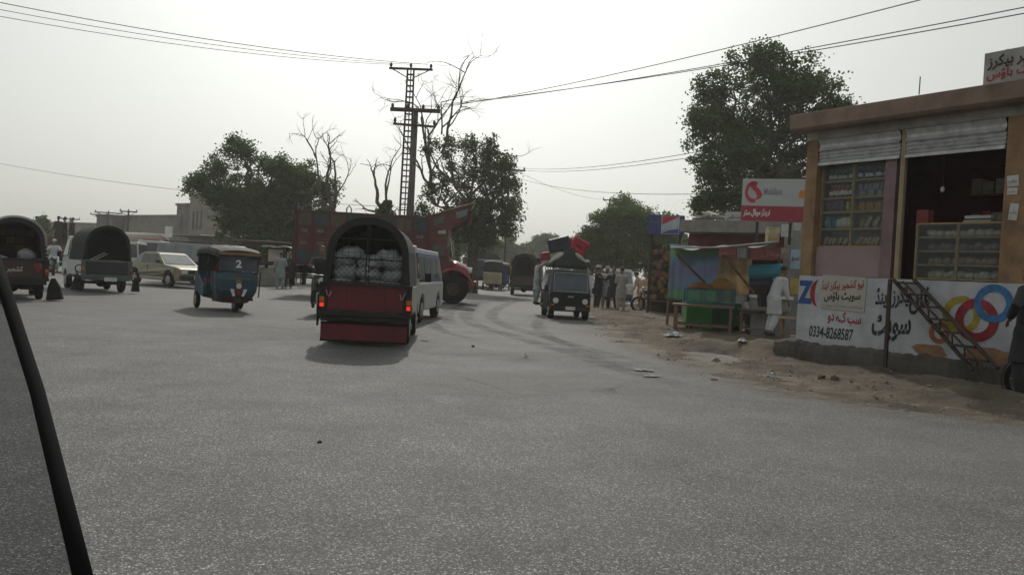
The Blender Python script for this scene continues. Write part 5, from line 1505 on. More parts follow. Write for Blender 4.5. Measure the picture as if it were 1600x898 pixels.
# generic cars and vans
def boxcar(name, label, cat, loc, yaw, L, W, H, body, low=None, belt=.95, kind='van', group=None, nwin=4, R_=.31, glassm=DGLASS, nose=.35, rake=.35, tail=.1, rimm=STEEL):
    r = thing(name, label, cat, loc, rad(yaw), group)
    h = L / 2
    wb = [h * .62, -h * .58] if kind != 'forward' else [h * .72, -h * .55]
    zb = .28
    bot = arches(zb, wb, R_, R_ + .07)
    lowp = [(-h, zb), (-h, belt), (h - nose * .25, belt), (h - .02, belt - .12), (h, zb)] + bot
    hw = lambda y, z: W / 2
    slab(lowp, hw, MB()).build('body', low or body, r, bevel=.05)
    g = lambda y, z: W / 2 - .01 - (z - belt) * .13
    fy = h - nose * .25 - .03
    up = [(-h + .02, belt - .03), (-h + .02 + tail, H - .04), (-h + .1 + tail, H), (fy - rake - .08, H), (fy - rake, H - .05), (fy, belt - .03)]
    slab(up, g, MB()).build('cabin', body, r, bevel=.05)
    z0, z1 = belt + .05, H - .16
    f = lambda z: fy - rake * (z - belt) / (H - belt)
    b_ = lambda z: -h + .02 + tail * (z - belt) / (H - belt)
    for s in (-1, 1):
        ya, yb = -h + .16 + tail, fy - rake * .55
        for k in range(nwin):
            y0, y1 = lerp(ya, yb, k / nwin) + .04, lerp(ya, yb, (k + 1) / nwin) - .04
            fwd = .18 if k == nwin - 1 else 0
            pane(r, [(s * g(0, z0), y0, z0), (s * g(0, z1), y0, z1), (s * g(0, z1), y1 - fwd, z1), (s * g(0, z0), y1 + fwd * .5, z0)], glassm)
        MB().box((s * (W / 2 + .12), fy - .1, belt + .12), (.14, .06, .2)).build('mirror', DARK, r)
        MB().tube([(s * W * .36, h - .0, belt - .27), (s * W * .36, h + .02, belt - .27)], .1, 14).build('headlight', LAMPG, r)
        MB().box((s * W * .43, -h - .005, belt - .25), (.1, .03, .25)).build('tail_light', REDLAMP, r)
        MB().box((s * (W / 2 - .1), h + .004, belt - .42), (.14, .02, .05)).build('indicator', ORANGEL, r)
        for y in wb:
            wheel(r, s * (W / 2 - .1), y, R_, .18, rimm)
    pane(r, [(-g(0, z0) + .07, f(z0), z0), (-g(0, z1) + .07, f(z1), z1), (g(0, z1) - .07, f(z1), z1), (g(0, z0) - .07, f(z0), z0)], glassm, 'windscreen')
    pane(r, [(-g(0, z0) + .1, b_(z0), z0), (-g(0, z1) + .1, b_(z1), z1), (g(0, z1) - .1, b_(z1), z1), (g(0, z0) - .1, b_(z0), z0)], glassm, 'rear_window')
    MB().box((0, h + .03, .38), (W * .96, .1, .13)).build('front_bumper', DARK, r, bevel=.02)
    MB().box((0, -h - .03, .38), (W * .96, .1, .13)).build('rear_bumper', DARK, r, bevel=.02)
    MB().box((0, h + .085, .4), (.34, .012, .12)).build('number_plate', PLATE, r)
    return r
BLUED = mat('deep blue paint', (.02, .035, .16), .35, var=.2)
SILV = mat('silver paint', (.42, .43, .43), .35, .3, var=.15)
boxcar('minibus', 'white minibus with deep blue upper band ahead of the red pickup', 'minibus', XG(622, 21.2), -3, 4.5, 1.62, 1.72, BLUED, SILV, .98, nwin=4, glassm=PALEGLASS)
rf = MB().box((0, 0, 0), (1.4, 3.9, .05)); rf = rf.build('roof', WHITE, bevel=.02)
mbus = [o for o in bpy.data.objects if o.name == 'minibus'][0]
rf.parent = mbus; rf.location = (0, -.25, 1.735)
boxcar('station_wagon', 'dark grey silver estate wagon half hidden behind the blue rickshaw', 'car', XG(318, 38.5), -112, 4.5, 1.7, 1.85, mat('grey green paint', (.2, .22, .22), .4), nwin=4, glassm=PALEGLASS, belt=1.0)
wg = [o for o in bpy.data.objects if o.name == 'station_wagon'][0]
m = MB()
for x in (-.6, .6): m.tube([(x, -1.9, 1.93), (x, .9, 1.93)], .025, 5)
for y in (-1.7, -.8, .1, .8): m.tube([(-.6, y, 1.93), (.6, y, 1.93)], .02, 5)
m.build('roof_rack', DARK, wg)
amb = boxcar('rescue_van', 'white van with red roof light bar behind the sedan', 'van', XG(238, 56), -165, 4.4, 1.75, 2.15, WHITED, nwin=3, belt=1.15, rake=.6)
MB().box((0, .9, 2.2), (1.1, .3, .14)).build('light_bar', mat('red light bar', (.4, .05, .05), .3), amb, bevel=.03)
boxcar('van', 'grey white van facing the camera between the white pickup and the sedan', 'van', XG(201, 52), 195, 4.0, 1.7, 1.95, SILV, nwin=3)
boxcar('car', 'pale car at the far left beyond the ornate pickup', 'car', XG(84, 62), 160, 4.2, 1.7, 1.7, WHITED, nwin=3)
# round tank behind the rescue van
tk = thing('tanker_trailer', 'pale rounded tank trailer behind the rescue van', 'trailer', XG(222, 66), rad(70))
MB().tube([(0, -2, 2.0), (0, -1.8, 2.0), (0, 1.8, 2.0), (0, 2, 2.0)], [.6, .9, .9, .6], 16).build('tank', BRICKT, tk, smooth=True)
MB().box((0, 0, .95), (1.5, 4.2, .2)).build('trailer_bed', DARK, tk)
for y in (-1.3, 1.3):
    for x in (-.7, .7): wheel(tk, x, y, .42, .22)
# luggage minivan
lv = boxcar('minivan', 'dark green minivan with tall luggage load on its roof coming this way', 'minivan', XG(880, 26.4), 184, 3.25, 1.42, 1.72, mat('blue grey roof paint', (.03, .042, .048), .5, spec=.3), mat('black green paint', (.006, .01, .009), .5, var=.3, spec=.25), belt=.92, nwin=3, R_=.28, rake=.28, nose=.1, kind='forward', glassm=mat('bluish windscreen', (.06, .075, .1), .15, var=.4))
MB().box((0, 1.66, .8), (.2, .02, .05)).build('badge', STEEL, lv)
fr_ = MB().tube([(-.6, 1.61, .96), (-.56, 1.36, 1.6), (.56, 1.36, 1.6), (.6, 1.61, .96), (-.6, 1.61, .96)], .016, 5)
fr_.build('windscreen_trim', STEEL, lv)
lv.scale = (.87, .87, .87)
MWL = M.Translation(lv.location) @ M.Rotation(lv.rotation_euler.z, 4, 'Z') @ M.Scale(.87, 4)
rk = MB()
for x in (-.6, .6): rk.tube([(x, -1.3, 1.82), (x, 1.0, 1.82)], .02, 5)
for y in (-1.3, -.5, .3, 1.0): rk.tube([(-.6, y, 1.82), (.6, y, 1.82)], .018, 5); rk.tube([(-.6, y, 1.7), (-.6, y, 1.82)], .015, 5); rk.tube([(.6, y, 1.7), (.6, y, 1.82)], .015, 5)
rk.build('roof_rack', DARK, lv)
def luggage(name, label, cat, p, d, m_, rot, bevel=.06, handle=True):
    r = thing(name, label, cat, MWL @ V(p), group='luggage on the minivan roof', rot=(rot[0], rot[1], rot[2] + lv.rotation_euler.z))
    r.scale = (.87, .87, .87)
    MB().box((0, 0, 0), d).build('case_shell', m_, r, bevel=bevel)
    MB().box((0, 0, 0), (d[0] * 1.01, .03, d[2] * 1.01)).build('zip_band', DARK, r)
    if handle:
        MB().tube([(-.12, d[1] / 2, 0), (-.1, d[1] / 2 + .06, 0), (.1, d[1] / 2 + .06, 0), (.12, d[1] / 2, 0)], .015, 5).build('handle', DARK, r)
    return r
luggage('suitcase', 'big black suitcase with pale edge tilted on the minivan roof load', 'suitcase', (.34, .35, 2.62), (.78, .4, .5), mat('black suitcase', (.025, .027, .04), .5), (0, rad(16), 0))
luggage('suitcase', 'bright red suitcase tilted on the right of the minivan roof load', 'suitcase', (-.36, .35, 2.58), (.62, .4, .58), mat('crimson suitcase', (.33, .015, .035), .5), (0, rad(-27), 0))
luggage('suitcase', 'second red bag wedged behind the bright red suitcase', 'bag', (-.1, .0, 2.66), (.4, .4, .42), mat('crimson suitcase', (.33, .015, .035), .5), (0, rad(-15), .2), handle=False)
luggage('bag', 'small red bag hanging at the left side of the minivan roof load', 'bag', (.78, .0, 2.18), (.34, .3, .3), mat('dull red bag', (.3, .03, .04), .6), (0, rad(8), 0), handle=False)
tp = MB()
tp.loft([[(-.66, -1.2, 1.84), (.66, -1.2, 1.84), (.66, .95, 1.84), (-.66, .95, 1.84)], [(-.62, -1.15, 1.95), (.62, -1.15, 1.95), (.6, .9, 1.98), (-.6, .9, 1.98)], [(-.14, -.8, 2.5), (.14, -.8, 2.5), (.16, .62, 2.52), (-.16, .62, 2.52)]])
tp = tp.build('tarpaulin_bundle', mat('dark green tarpaulin', (.02, .028, .026), .8, bump=.4, bscale=8), bevel=.05); tp.matrix_world = MWL
tag(tp, 'dark tarpaulin bundle roped in the middle of the minivan roof load', 'bundle', 'luggage on the minivan roof')
for s, lb in ((1, 'pale sack sloping under the black suitcase on the minivan roof'), (-1, 'pale sack sloping under the red suitcase on the minivan roof')):
    o = MB().ball((0, 0, 0), (.32, .5, .11), 14, 8).build('sack', mat('pale jute sack', (.4, .38, .34), .85, var=.3, bump=.4), smooth=True)
    o.matrix_world = MWL @ M.Translation((s * .4, .45, 2.16)) @ M.Rotation(s * rad(42), 4, 'Y'); tag(o, lb, 'sack', 'luggage on the minivan roof')
# sedan
def sedan(loc, yaw, label, m_):
    r = thing('sedan_car', label, 'car', loc, rad(yaw))
    R_ = .3
    bot = arches(.27, [1.28, -1.25], R_, .37)
    low = [(-2.1, .3), (-2.13, .6), (-2.08, .86), (-1.3, .9), (.8, .9), (1.7, .83), (2.02, .76), (2.1, .66), (2.1, .3)] + bot
    hw = lambda y, z: .79 - (max(0, abs(y) - 1.3) * .07) - (.03 if z < .4 else 0) - max(0, z - .7) * .12
    slab(low, hw, MB()).build('body', m_, r, bevel=.035)
    g = lambda y, z: .75 - (z - .88) * .3
    up = [(-1.62, .87), (-1.02, 1.3), (-.8, 1.36), (.1, 1.37), (.28, 1.34), (.98, .87)]
    slab(up, g, MB()).build('cabin', m_, r, bevel=.03)
    for s in (-1, 1):
        P_ = lambda y, z: (s * g(y, z), y, z)
        pane(r, [P_(-1.36, .93), P_(-1.0, 1.24), P_(-.82, 1.28), P_(-.82, .93)], PALEGLASS)
        pane(r, [P_(-.76, .93), P_(-.76, 1.29), P_(-.28, 1.3), P_(-.28, .93)])
        pane(r, [P_(-.2, .93), P_(-.2, 1.3), P_(.22, 1.29), P_(.72, .93)])
        MB().box((s * .84, .62, 1.0), (.14, .06, .1)).build('mirror', DARK, r)
        MB().box((s * .56, 2.1, .64), (.26, .03, .14)).build('headlight', LAMPG, r)
        MB().box((s * .74, 2.07, .64), (.1, .03, .13)).build('indicator', ORANGEL, r)
        MB().box((s * .58, -2.13, .66), (.32, .03, .14)).build('tail_light', REDLAMP, r)
        MB().box((s * (hw(0, .6) + .004), 0, .55), (.012, 2.0, .03)).build('side_strip', DARK, r)
        MB().box((s * (hw(0, .75) + .004), -.24, .72), (.014, .012, .3)).box((s * (hw(0, .75) + .006), -.38, .78), (.02, .1, .025)).build('door_seam', DARK, r)
        for y in (1.28, -1.25): wheel(r, s * .68, y, R_, .17)
    ff = lambda z: .98 - .7 * (z - .87) / .47
    pane(r, [(-.66, ff(.92), .92), (-.56, ff(1.3), 1.3), (.56, ff(1.3), 1.3), (.66, ff(.92), .92)], PALEGLASS, 'windscreen')
    fb = lambda z: -1.62 + .6 * (z - .87) / .43
    pane(r, [(-.62, fb(.92), .92), (-.54, fb(1.26), 1.26), (.54, fb(1.26), 1.26), (.62, fb(.92), .92)], DGLASS, 'rear_window')
    MB().box((0, 2.1, .64), (.8, .03, .13)).build('grille', DARK, r)
    MB().box((0, 2.15, .43), (1.56, .12, .13)).box((0, -2.17, .45), (1.56, .1, .13)).build('bumper', DARK, r, bevel=.02)
    MB().box((0, 2.215, .44), (.4, .012, .13)).build('number_plate', WHITE, r)
    for y in (-.1, .15): MB().tube([(y * 3, ff(.93) + .03, .93), (y * 3 + .3, ff(1.1) + .03, 1.0)], .008, 4).build('wiper', DARK, r)
    return r
CHAMP = mat('champagne paint', (.23, .215, .155), .32, .25, var=.1)
sedan(XG(262, 34.3), -127, 'champagne beige old saloon car crossing behind the blue rickshaw', CHAMP)
# rickshaw
RB = mat('rickshaw blue paint', (.02, .058, .09), .5, var=.4, scale=4)
RT = mat('dark rickshaw hood', (.028, .028, .026), .75, var=.3)
def rickshaw(loc, yaw, label, paint, detail=True, group=None):
    r = thing('auto_rickshaw', label, 'rickshaw', loc, rad(yaw), group)
    # front shield, wide and rounded
    fl = []
    for z, w_, y_ in ((.3, .38, .98), (.36, .46, 1.1), (.55, .54, 1.2), (.8, .56, 1.2), (1.02, .56, 1.15)):
        fl.append([(w_ * math.copysign(abs(math.sin(a)) ** .6, a), y_ - .24 * (1 - math.cos(a)) - .0, z) for a in [rad(-80 + 160 * i / 14) for i in range(15)]] + [(w_ * .9, .3, z), (-w_ * .9, .3, z)])
    MB().loft(fl).build('front_shield', paint, r, smooth=False, bevel=.01)
    MB().loft([[(.5 * math.sin(a) * k, 1.0 + .2 * k - .42 * (1 - math.cos(a)), z) for a in [rad(-80 + 160 * i / 14) for i in range(15)]] + [(.45, .3, z), (-.45, .3, z)] for z, k in ((.24, .72), (.3, .85), (.36, .96))]).build('red_sill', DREDB, r)
    # windscreen with frame
    MB().box((0, 1.09, 1.24), (1.0, .02, .38)).build('windscreen', mat('bluish windscreen', (.06, .075, .1), .15, var=.4), r)
    fm = MB()
    for x in (-.53, .53): fm.tube([(x, 1.02, 1.0), (x, 1.08, 1.46), (x, .9, 1.58)], .022, 6)
    fm.tube([(-.53, 1.1, 1.02), (.53, 1.1, 1.02)], .018, 5); fm.tube([(-.53, 1.1, 1.45), (.53, 1.1, 1.45)], .018, 5)
    for x in (-.58, .58):
        fm.tube([(x, .3, .4), (x, .32, 1.5)], .02, 6); fm.tube([(x, -.75, .4), (x, -.75, 1.5)], .02, 6)
    fm.build('cab_frame', DARK, r)
    # roof hood with crowned top
    hl = []
    for y, k, zt_ in ((1.2, .93, 1.54), (1.0, 1.0, 1.6), (.2, 1.03, 1.66), (-.8, 1.03, 1.64), (-1.05, .98, 1.55)):
        hl.append([(.6 * k * x, y, z + zt_ - 1.6) for x, z in ((-1, 1.42), (-1.0, 1.52), (-.92, 1.59), (-.5, 1.63), (0, 1.645), (.5, 1.63), (.92, 1.59), (1.0, 1.52), (1, 1.42), (.94, 1.42), (0, 1.55), (-.94, 1.42))])
    MB().loft(hl).build('hood', RT, r, bevel=.008)
    MB().box((0, 1.22, 1.49), (1.1, .02, .07)).build('hood_fringe', mat('faded gold fringe', (.2, .12, .05), .7), r)
    # rear tub, seat
    MB().prism([(-1.1, .35), (-1.12, .95), (-.95, 1.0), (-.1, .62), (-.1, .35)], 'x', -.6, .6).build('rear_tub', paint, r, bevel=.03)
    MB().box((0, -.95, 1.2), (1.14, .05, .6)).build('rear_curtain', RT, r)
    MB().box((0, -.5, .74), (1.0, .45, .14)).box((0, .42, .62), (.6, .3, .12)).build('seat', MAROON, r, bevel=.03)
    MB().box((0, .1, .33), (.9, 1.8, .06)).build('floor_pan', DARK, r)
    w1 = wheel(r, 0.0001, .98, .21, .1)
    MB().prism([(.98 + .27 * math.cos(a), .21 + .27 * math.sin(a)) for a in [rad(10 + 160 * i / 10) for i in range(11)]] + [(.98 + .24 * math.cos(a), .21 + .24 * math.sin(a)) for a in [rad(170 - 160 * i / 10) for i in range(11)]], 'x', -.09, .09).build('front_mudguard', DARK, r)
    for s in (-1, 1):
        wheel(r, s * .6, -.72, .22, .1)
        MB().tube([(s * .6, 1.0, 1.12), (s * .74, 1.04, 1.2)], .01, 5).ball((s * .76, 1.04, 1.22), (.05, .015, .06)).build('mirror', DARK, r)
        MB().tube([(s * .6, .98, .4), (s * .63, .98, 1.05)], .018, 5).build('guard_bar', RUST, r)
        if detail:
            sb = MB(); sb.loft([[(s * .22, 1.218, .6), (s * .13, 1.225, .6), (s * .08, 1.2, .42), (s * .15, 1.195, .42)], [(s * .22, 1.224, .6), (s * .13, 1.231, .6), (s * .08, 1.206, .42), (s * .15, 1.201, .42)]]); sb.build('slanting_sticker', WHITE, r)
    MB().tube([(0, 1.18, .68), (0, 1.235, .68)], .07, 12).build('headlight', LAMPG, r)
    MB().box((0, 1.225, .52), (.1, .02, .12)).build('small_plate', REDLAMP, r)
    if detail:
        MB().box((0, 1.2, .86), (.62, .015, .02)).box((0, 1.2, .78), (.14, .012, .1)).build('shield_trim', mat('faded gold paint', (.22, .15, .07), .6), r)
        lettering(r, '2', (.08, 1.101, 1.14), (-1, 0, 0), (0, 0, 1), .16, .2, WHITE, urdu=False, bold=.03)
        MB().ball((.36, .7, 1.12), (.13, .13, .17)).build('red_cushion', REDB, r)
    return r
rk_ = rickshaw(XG(352, 20.8), -147, 'blue auto rickshaw with dark hood and white stickers turning toward the camera', RB)
rk_.rotation_euler = (0, 0, rad(-147)); rk_.scale = (.9, .95, .94)
# parked vehicles along the far left side of the road
def load_truck(px, Y, yaw, label, cargo, H, W=2.2, L=5.5, arch=False, group='vehicles parked along the far road'):
    r = thing('parked_truck', label, 'truck', XG(px, Y), rad(yaw), group)
    h = L / 2
    MB().box((0, -.5, 1.0 + (H - 1.0) / 2 * .7), (W, L - 1.4, (H - 1.0) * .7)).build('cargo_box', cargo, r, bevel=.03)
    if arch:
        pts = [(W / 2 * math.cos(a), 1.0 + (H - 1.0) * .7 + (H - 1) * .3 * math.sin(a)) for a in [math.pi * i / 12 for i in range(13)]]
        MB().prism(pts, 'y', -h + .2, h - 1.2).build('canopy', GREYC, r)
    MB().prism([(h - 1.15, .6), (h - 1.15, 2.0), (h - .5, 2.0), (h - .15, 1.3), (h, 1.2), (h, .6)], 'x', -W / 2 + .1, W / 2 - .1).build('cab', cargo, r, bevel=.05)
    MB().box((0, 0, .75), (.9, L - .4, .25)).box((0, -h + .24, .75), (W, .1, .14)).build('chassis', BLACK, r)
    for s in (-1, 1):
        MB().box((s * W * .42, -h + .18, .85), (.14, .04, .12)).build('tail_light', REDLAMP, r)
        for y in (h * .6, -h * .5): wheel(r, s * (W / 2 - .16), y, .45, .25)
    return r
load_truck(750, 66, 3, 'blue box truck parked first in the roadside row', mat('faded blue box', (.04, .06, .14), .6, var=.4), 2.7, 2.0)
load_truck(757, 74, 3, 'truck with rounded grey canopy parked behind the blue one', mat('grey green box', (.11, .12, .1), .6), 3.0, 2.3, arch=True)
rickshaw(XG(769, 61), 0, 'tan backed rickshaw in the roadside row beside the blue box truck', mat('tan rickshaw paint', (.36, .3, .2), .6), False, 'vehicles parked along the far road').scale = (1.1, 1.1, 1.3)
rickshaw(XG(781, 64), 178, 'small blue rickshaw with white top facing this way in the roadside row', BLUED, False, 'vehicles parked along the far road').scale = (1.1, 1.1, 1.25)
load_truck(790, 80, 2, 'ochre painted truck with red top edge at the end of the roadside row', mat('ochre box', (.3, .2, .05), .6, col2=(.12, .05, .02)), 3.1, 2.0)
fp, _ = pickup(XG(818, 52), -1, 'distant pickup seen from behind with a dark bushy load in the road gap', mat('dark maroon body', (.05, .03, .03), .5), mat('dark load net', (.03, .025, .022), .9, bump=.8, bscale=7), dict(tail=mat('dark maroon body', (.05, .03, .03), .5), top=2.12, knee=1.5))
fp.scale = (1.18, 1.1, 1.18)
ldm = MB(); rr = random.Random(9)
for _ in range(70):
    a, z = rr.uniform(-1.5, 1.5), rr.uniform(-1.4, .4)
    ldm.ball((.78 * math.sin(a) * .8, z, 1.5 + .55 * math.cos(a)), (rr.uniform(.08, .2),) * 3, 6, 4)
o = ldm.build('brushwood_load', mat('dark brushwood', (.035, .026, .022), .9)); o.location = fp.location; o.scale = fp.scale
tag(o, 'bushy dark load heaped over the distant pickup canopy', 'load')
# a tractor-like car at right behind the men
boxcar('jeep', 'pale jeep with blue tinted windscreen behind the standing men', 'jeep', XG(962, 50), 178, 3.8, 1.65, 1.9, SILV, nwin=2, glassm=PALEGLASS, belt=1.05)

# decorated cargo truck
TR = mat('faded truck red', (.09, .02, .018), .65, var=.4, scale=3)
tk_l = XG(462, 31.8); tr_r = XG(660, 31.9)
ct_ = thing('cargo_truck', 'big red decorated cargo truck with rounded bonnet crossing behind the red pickup', 'truck', XG(600, 31.8) + V((0, 1.1, 0)), rad(-88))
sx = (XG(457, 31.8) - XG(600, 31.8)).x
# local: forward +Y is to the picture's right; local +X is toward the camera
y_r = sx; y_f = (XG(662, 31.8) - XG(600, 31.8)).x
BW = 1.12; zf = 1.25; ztop = ZZ(520, 331, 31.8)
m = MB()
m.box((0, (y_r + y_f) / 2, zf), (2 * BW, y_f - y_r, .12))
for s in (-1, 1):
    m.box((s * (BW - .03), (y_r + y_f) / 2, (zf + ztop) / 2), (.06, y_f - y_r, ztop - zf))
m.box((0, y_f - .03, (zf + ztop) / 2 + .1), (2 * BW, .06, ztop - zf + .2)); m.box((0, y_r + .03, (zf + ztop) / 2), (2 * BW, .06, ztop - zf))
m.build('cargo_body', TR, ct_, bevel=.01)
LY = y_f - y_r
PANM = [mat('panel red', (.11, .022, .02), .6, var=.45, scale=5), mat('panel blue grey', (.03, .048, .055), .6, var=.45, scale=5), mat('panel ochre', (.085, .06, .035), .6, var=.45, scale=5), mat('panel brown red', (.085, .022, .02), .6, var=.45, scale=5)]
n = 8
rowz = [(zf + .08, zf + .5, 1), (zf + .55, zf + 1.0, 0), (zf + 1.05, zf + 1.42, 3), (zf + 1.46, ztop - .1, 2)]
for z0, z1, k in rowz:
    pm = MB()
    for i in range(n):
        y0 = y_r + LY * i / n + .05; y1 = y_r + LY * (i + 1) / n - .05
        if k in (2,): pm.mi = i % 2
        pm.box((BW + .012, (y0 + y1) / 2, (z0 + z1) / 2), (.025, y1 - y0, z1 - z0))
    pm.build('painted_panel', [PANM[k], PANM[1] if k == 2 else PANM[k]], ct_)
mo = MB()
rr = random.Random(4)
for i in range(n):
    for z in (zf + .78, zf + 1.25):
        y = y_r + LY * (i + .5) / n
        mo.mi = rr.randrange(2)
        mo.ball((BW + .03, y, z), (.012, .15, .07), 10, 5); mo.mi = 2; mo.ball((BW + .036, y, z + .02), (.012, .06, .04), 8, 4)
mo.build('painted_motif', [mat('pale motif paint', (.16, .14, .12), .6, var=.5, scale=9), mat('green motif paint', (.1, .17, .12), .6, var=.4), mat('rose motif paint', (.18, .05, .05), .6)], ct_)
m = MB()
for i in range(n + 1):
    m.box((BW + .035, y_r + LY * i / n, (zf + ztop) / 2), (.05, .06, ztop - zf))
m.box((BW + .04, (y_r + y_f) / 2, ztop - .03), (.07, LY, .07)); m.box((BW + .04, (y_r + y_f) / 2, zf + .02), (.06, LY, .08))
m.build('rib', mat('rib dark red', (.09, .02, .022), .6, var=.4), ct_)
m = MB()
for x in (-BW, BW):
    m.tube([(x, y_r - .05, zf - .4), (x, y_r - .05, ztop + .15), (x * .9, y_r + .0, ztop + .35)], [.07, .06, .02], 8)
m.tube([(-BW, y_r - .05, ztop + .02), (BW, y_r - .05, ztop + .02)], .05, 6)
m.build('rear_post', DARK, ct_)
for yy in (.35, .72):
    MB().tube([(.4, y_r + LY * yy, ztop - .2), (.4, y_r + LY * yy, ztop + .2), (.4, y_r + LY * yy + .09, ztop + .32), (.4, y_r + LY * yy + .18, ztop + .2), (.4, y_r + LY * yy + .18, ztop - .2)], .03, 6).build('hoop_rail', STEEL, ct_)
# chassis and wheels
m = MB().box((.35, (y_r + y_f) / 2 + .6, .98), (.12, LY + 2.2, .22)).box((-.35, (y_r + y_f) / 2 + .6, .98), (.12, LY + 2.2, .22))
for x in (-1, 1):
    for i in range(2):
        m.box((x * (BW - .06), y_r + .35 + i * .0, .8 - .1 * i), (.06, .7, .04))
m.box((0, y_r + .1, 1.06), (2.1, .16, .2)); m.box((BW - .15, (y_r + y_f) / 2 + .5, .85), (.3, .9, .5)); m.tube([(-.9, y_r + 1.35, .58), (.9, y_r + 1.35, .58)], .08, 8)
m.build('chassis', BLACK, ct_)
MB().box((BW - .1, y_r - .06, .7), (.7, .03, .65)).box((-BW + .1, y_r - .06, .7), (.7, .03, .65)).build('mud_flap', BLACK, ct_)
fy_ = (XG(704, 31.8) - XG(600, 31.8)).x
for s in (-1, 1):
    wheel(ct_, s * (BW - .14), y_r + 1.35, .58, .3, RUST); wheel(ct_, s * (BW - .22), fy_, .58, .28, RUST, .45)
# cab: wooden cab behind a rounded bonnet
cb0, cb1 = y_f + .02, (XG(697, 31.8) - XG(600, 31.8)).x
m = MB()
m.prism([(cb0, 1.0), (cb0, ztop - .12), (cb1 - .06, ztop - .05), (cb1 - .12, 2.3), (cb1, 1.75), (cb1, 1.0)], 'x', -BW + .06, BW - .06)
m.build('cab', mat('cab red wood', (.11, .035, .026), .6, var=.35, scale=3), ct_, bevel=.02)
for s in (-1, 1):
    MB().box((s * (BW - .055), (cb0 + cb1) / 2 - .03, 2.02), (.02, (cb1 - cb0) * .58, .42)).build('cab_window', DGLASS, ct_)
    MB().box((s * (BW - .052), cb1 - .35, ztop - .5), (.02, .3, .2)).build('white_plate', mat('panel pale', (.4, .4, .37), .6), ct_)
    MB().box((s * (BW - .05), (cb0 + cb1) / 2 - .05, 1.78), (.02, (cb1 - cb0) * .8, .03)).build('door_trim', DARK, ct_)
    MB().tube([(s * (BW + .0), cb1 - .0, 2.5), (s * (BW + .05), cb1 + .12, 1.75)], .025, 6).build('mirror_stay', STEEL, ct_)
MB().box((0, cb1 - .045, 2.0), (2 * BW - .5, .03, .42), mat=M.Rotation(rad(8), 3, 'X')).build('windscreen', DGLASS, ct_)
# crown board rising forward over the cab
ye = (XG(727, 31.8) - XG(600, 31.8)).x
cr_top, cr_end = ztop + .0, ZZ(727, 320, 31.8)
m = MB()
for s in (-1, 1):
    m.prism([(cb0 - .1, ztop - .55), (cb0 - .1, ztop), (ye, cr_end), (ye - .15, cr_end - .5), (cb1, ztop - .42)], 'x', s * (BW - .05) - .03, s * (BW - .05) + .03)
m.loft([[(-BW, cb0 - .1, ztop), (BW, cb0 - .1, ztop), (BW, cb0 - .1, ztop + .06), (-BW, cb0 - .1, ztop + .06)], [(-BW, ye, cr_end), (BW, ye, cr_end), (BW, ye, cr_end + .05), (-BW, ye, cr_end + .05)]])
m.build('crown_board', mat('crown brown red', (.1, .03, .025), .6, var=.4, scale=4), ct_)
m = MB()
for k, (t0, t1, mi) in enumerate(((.08, .36, 0), (.38, .6, 1), (.62, .92, 2))):
    m.mi = mi
    yA, yB = lerp(cb0, ye, t0), lerp(cb0, ye, t1); zA, zB = lerp(ztop, cr_end, t0), lerp(ztop, cr_end, t1)
    m.loft([[(BW - .012, yA, zA - .1), (BW - .012, yB, zB - .1), (BW - .012, yB - .06, zB - .34), (BW - .012, yA + .06, zA - .34)], [(BW - .004, yA, zA - .1), (BW - .004, yB, zB - .1), (BW - .004, yB - .06, zB - .34), (BW - .004, yA + .06, zA - .34)]])
m.build('crown_panel', [mat('sage panel', (.08, .095, .075), .6, var=.4), mat('panel red', (.2, .035, .03), .6, var=.3), mat('pale teal panel', (.13, .17, .17), .6, var=.3)], ct_)
m = MB()
for i in range(6):
    t = .35 + i * .13; y, z = lerp(cb0, ye, t), lerp(ztop, cr_end, t) + .05
    m.box((BW - .1, y, z + .04), (.06, .2, .05), mat=M.Rotation(rad(12 + 7 * (i % 3)), 3, 'X'))
m.tube([(BW - .1, ye - .1, cr_end), (BW - .1, ye + .12, cr_end + .2)], .03, 5); m.tube([(BW - .1, ye - .02, cr_end - .2), (BW - .1, ye + .14, cr_end + .12)], .025, 5)
m.build('crown_finial', mat('pale trim wood', (.3, .25, .19), .8), ct_)
# bonnet
yb0, yb1 = cb1, (XG(731, 31.8) - XG(600, 31.8)).x
BON = mat('bonnet crimson', (.21, .018, .03), .3, var=.2)
zh0, zh1 = ZZ(700, 404, 31), ZZ(728, 418, 31)
hl = []
for t, w_, zt_, zb_ in ((0, .78, zh0, 1.1), (.35, .74, zh0 - .05, 1.08), (.7, .66, lerp(zh0, zh1, .6), 1.02), (.92, .55, zh1 - .02, 1.0), (1.0, .42, zh1 - .2, 1.02)):
    y = lerp(yb0, yb1, t)
    hl.append([(w_ * math.cos(a) * (1 if abs(math.cos(a)) < .8 else 1), y, zb_ + (zt_ - zb_) * max(0, math.sin(a)) ** .6) for a in [math.pi * i / 14 for i in range(15)]])
MB().loft(hl).build('bonnet', BON, ct_, smooth=True)
for s in (-1, 1):
    fl = []
    for i in range(13):
        a = rad(200 - 215 * i / 12)
        y, z = fy_ + .74 * math.cos(a), .66 + .74 * math.sin(a)
        fl.append([(s * .55, y, z), (s * (BW - .06), y, z), (s * (BW - .02), y, z - .1), (s * (BW - .08), y + .0, z - .1), (s * .55, y, z - .06)])
    MB().loft(fl).build('mudguard', BON, ct_, smooth=False)
    MB().tube([(s * .72, yb1 - .1, 1.32), (s * .72, yb1 + .04, 1.32)], [.13, .12], 12).build('headlight', LAMPG, ct_)
MB().box((0, yb1 + .18, .8), (2.1, .12, .22)).build('front_bumper', BON, ct_, bevel=.02)
MB().box((0, yb1 + .02, 1.2), (.7, .06, .4)).build('grille', DARK, ct_)

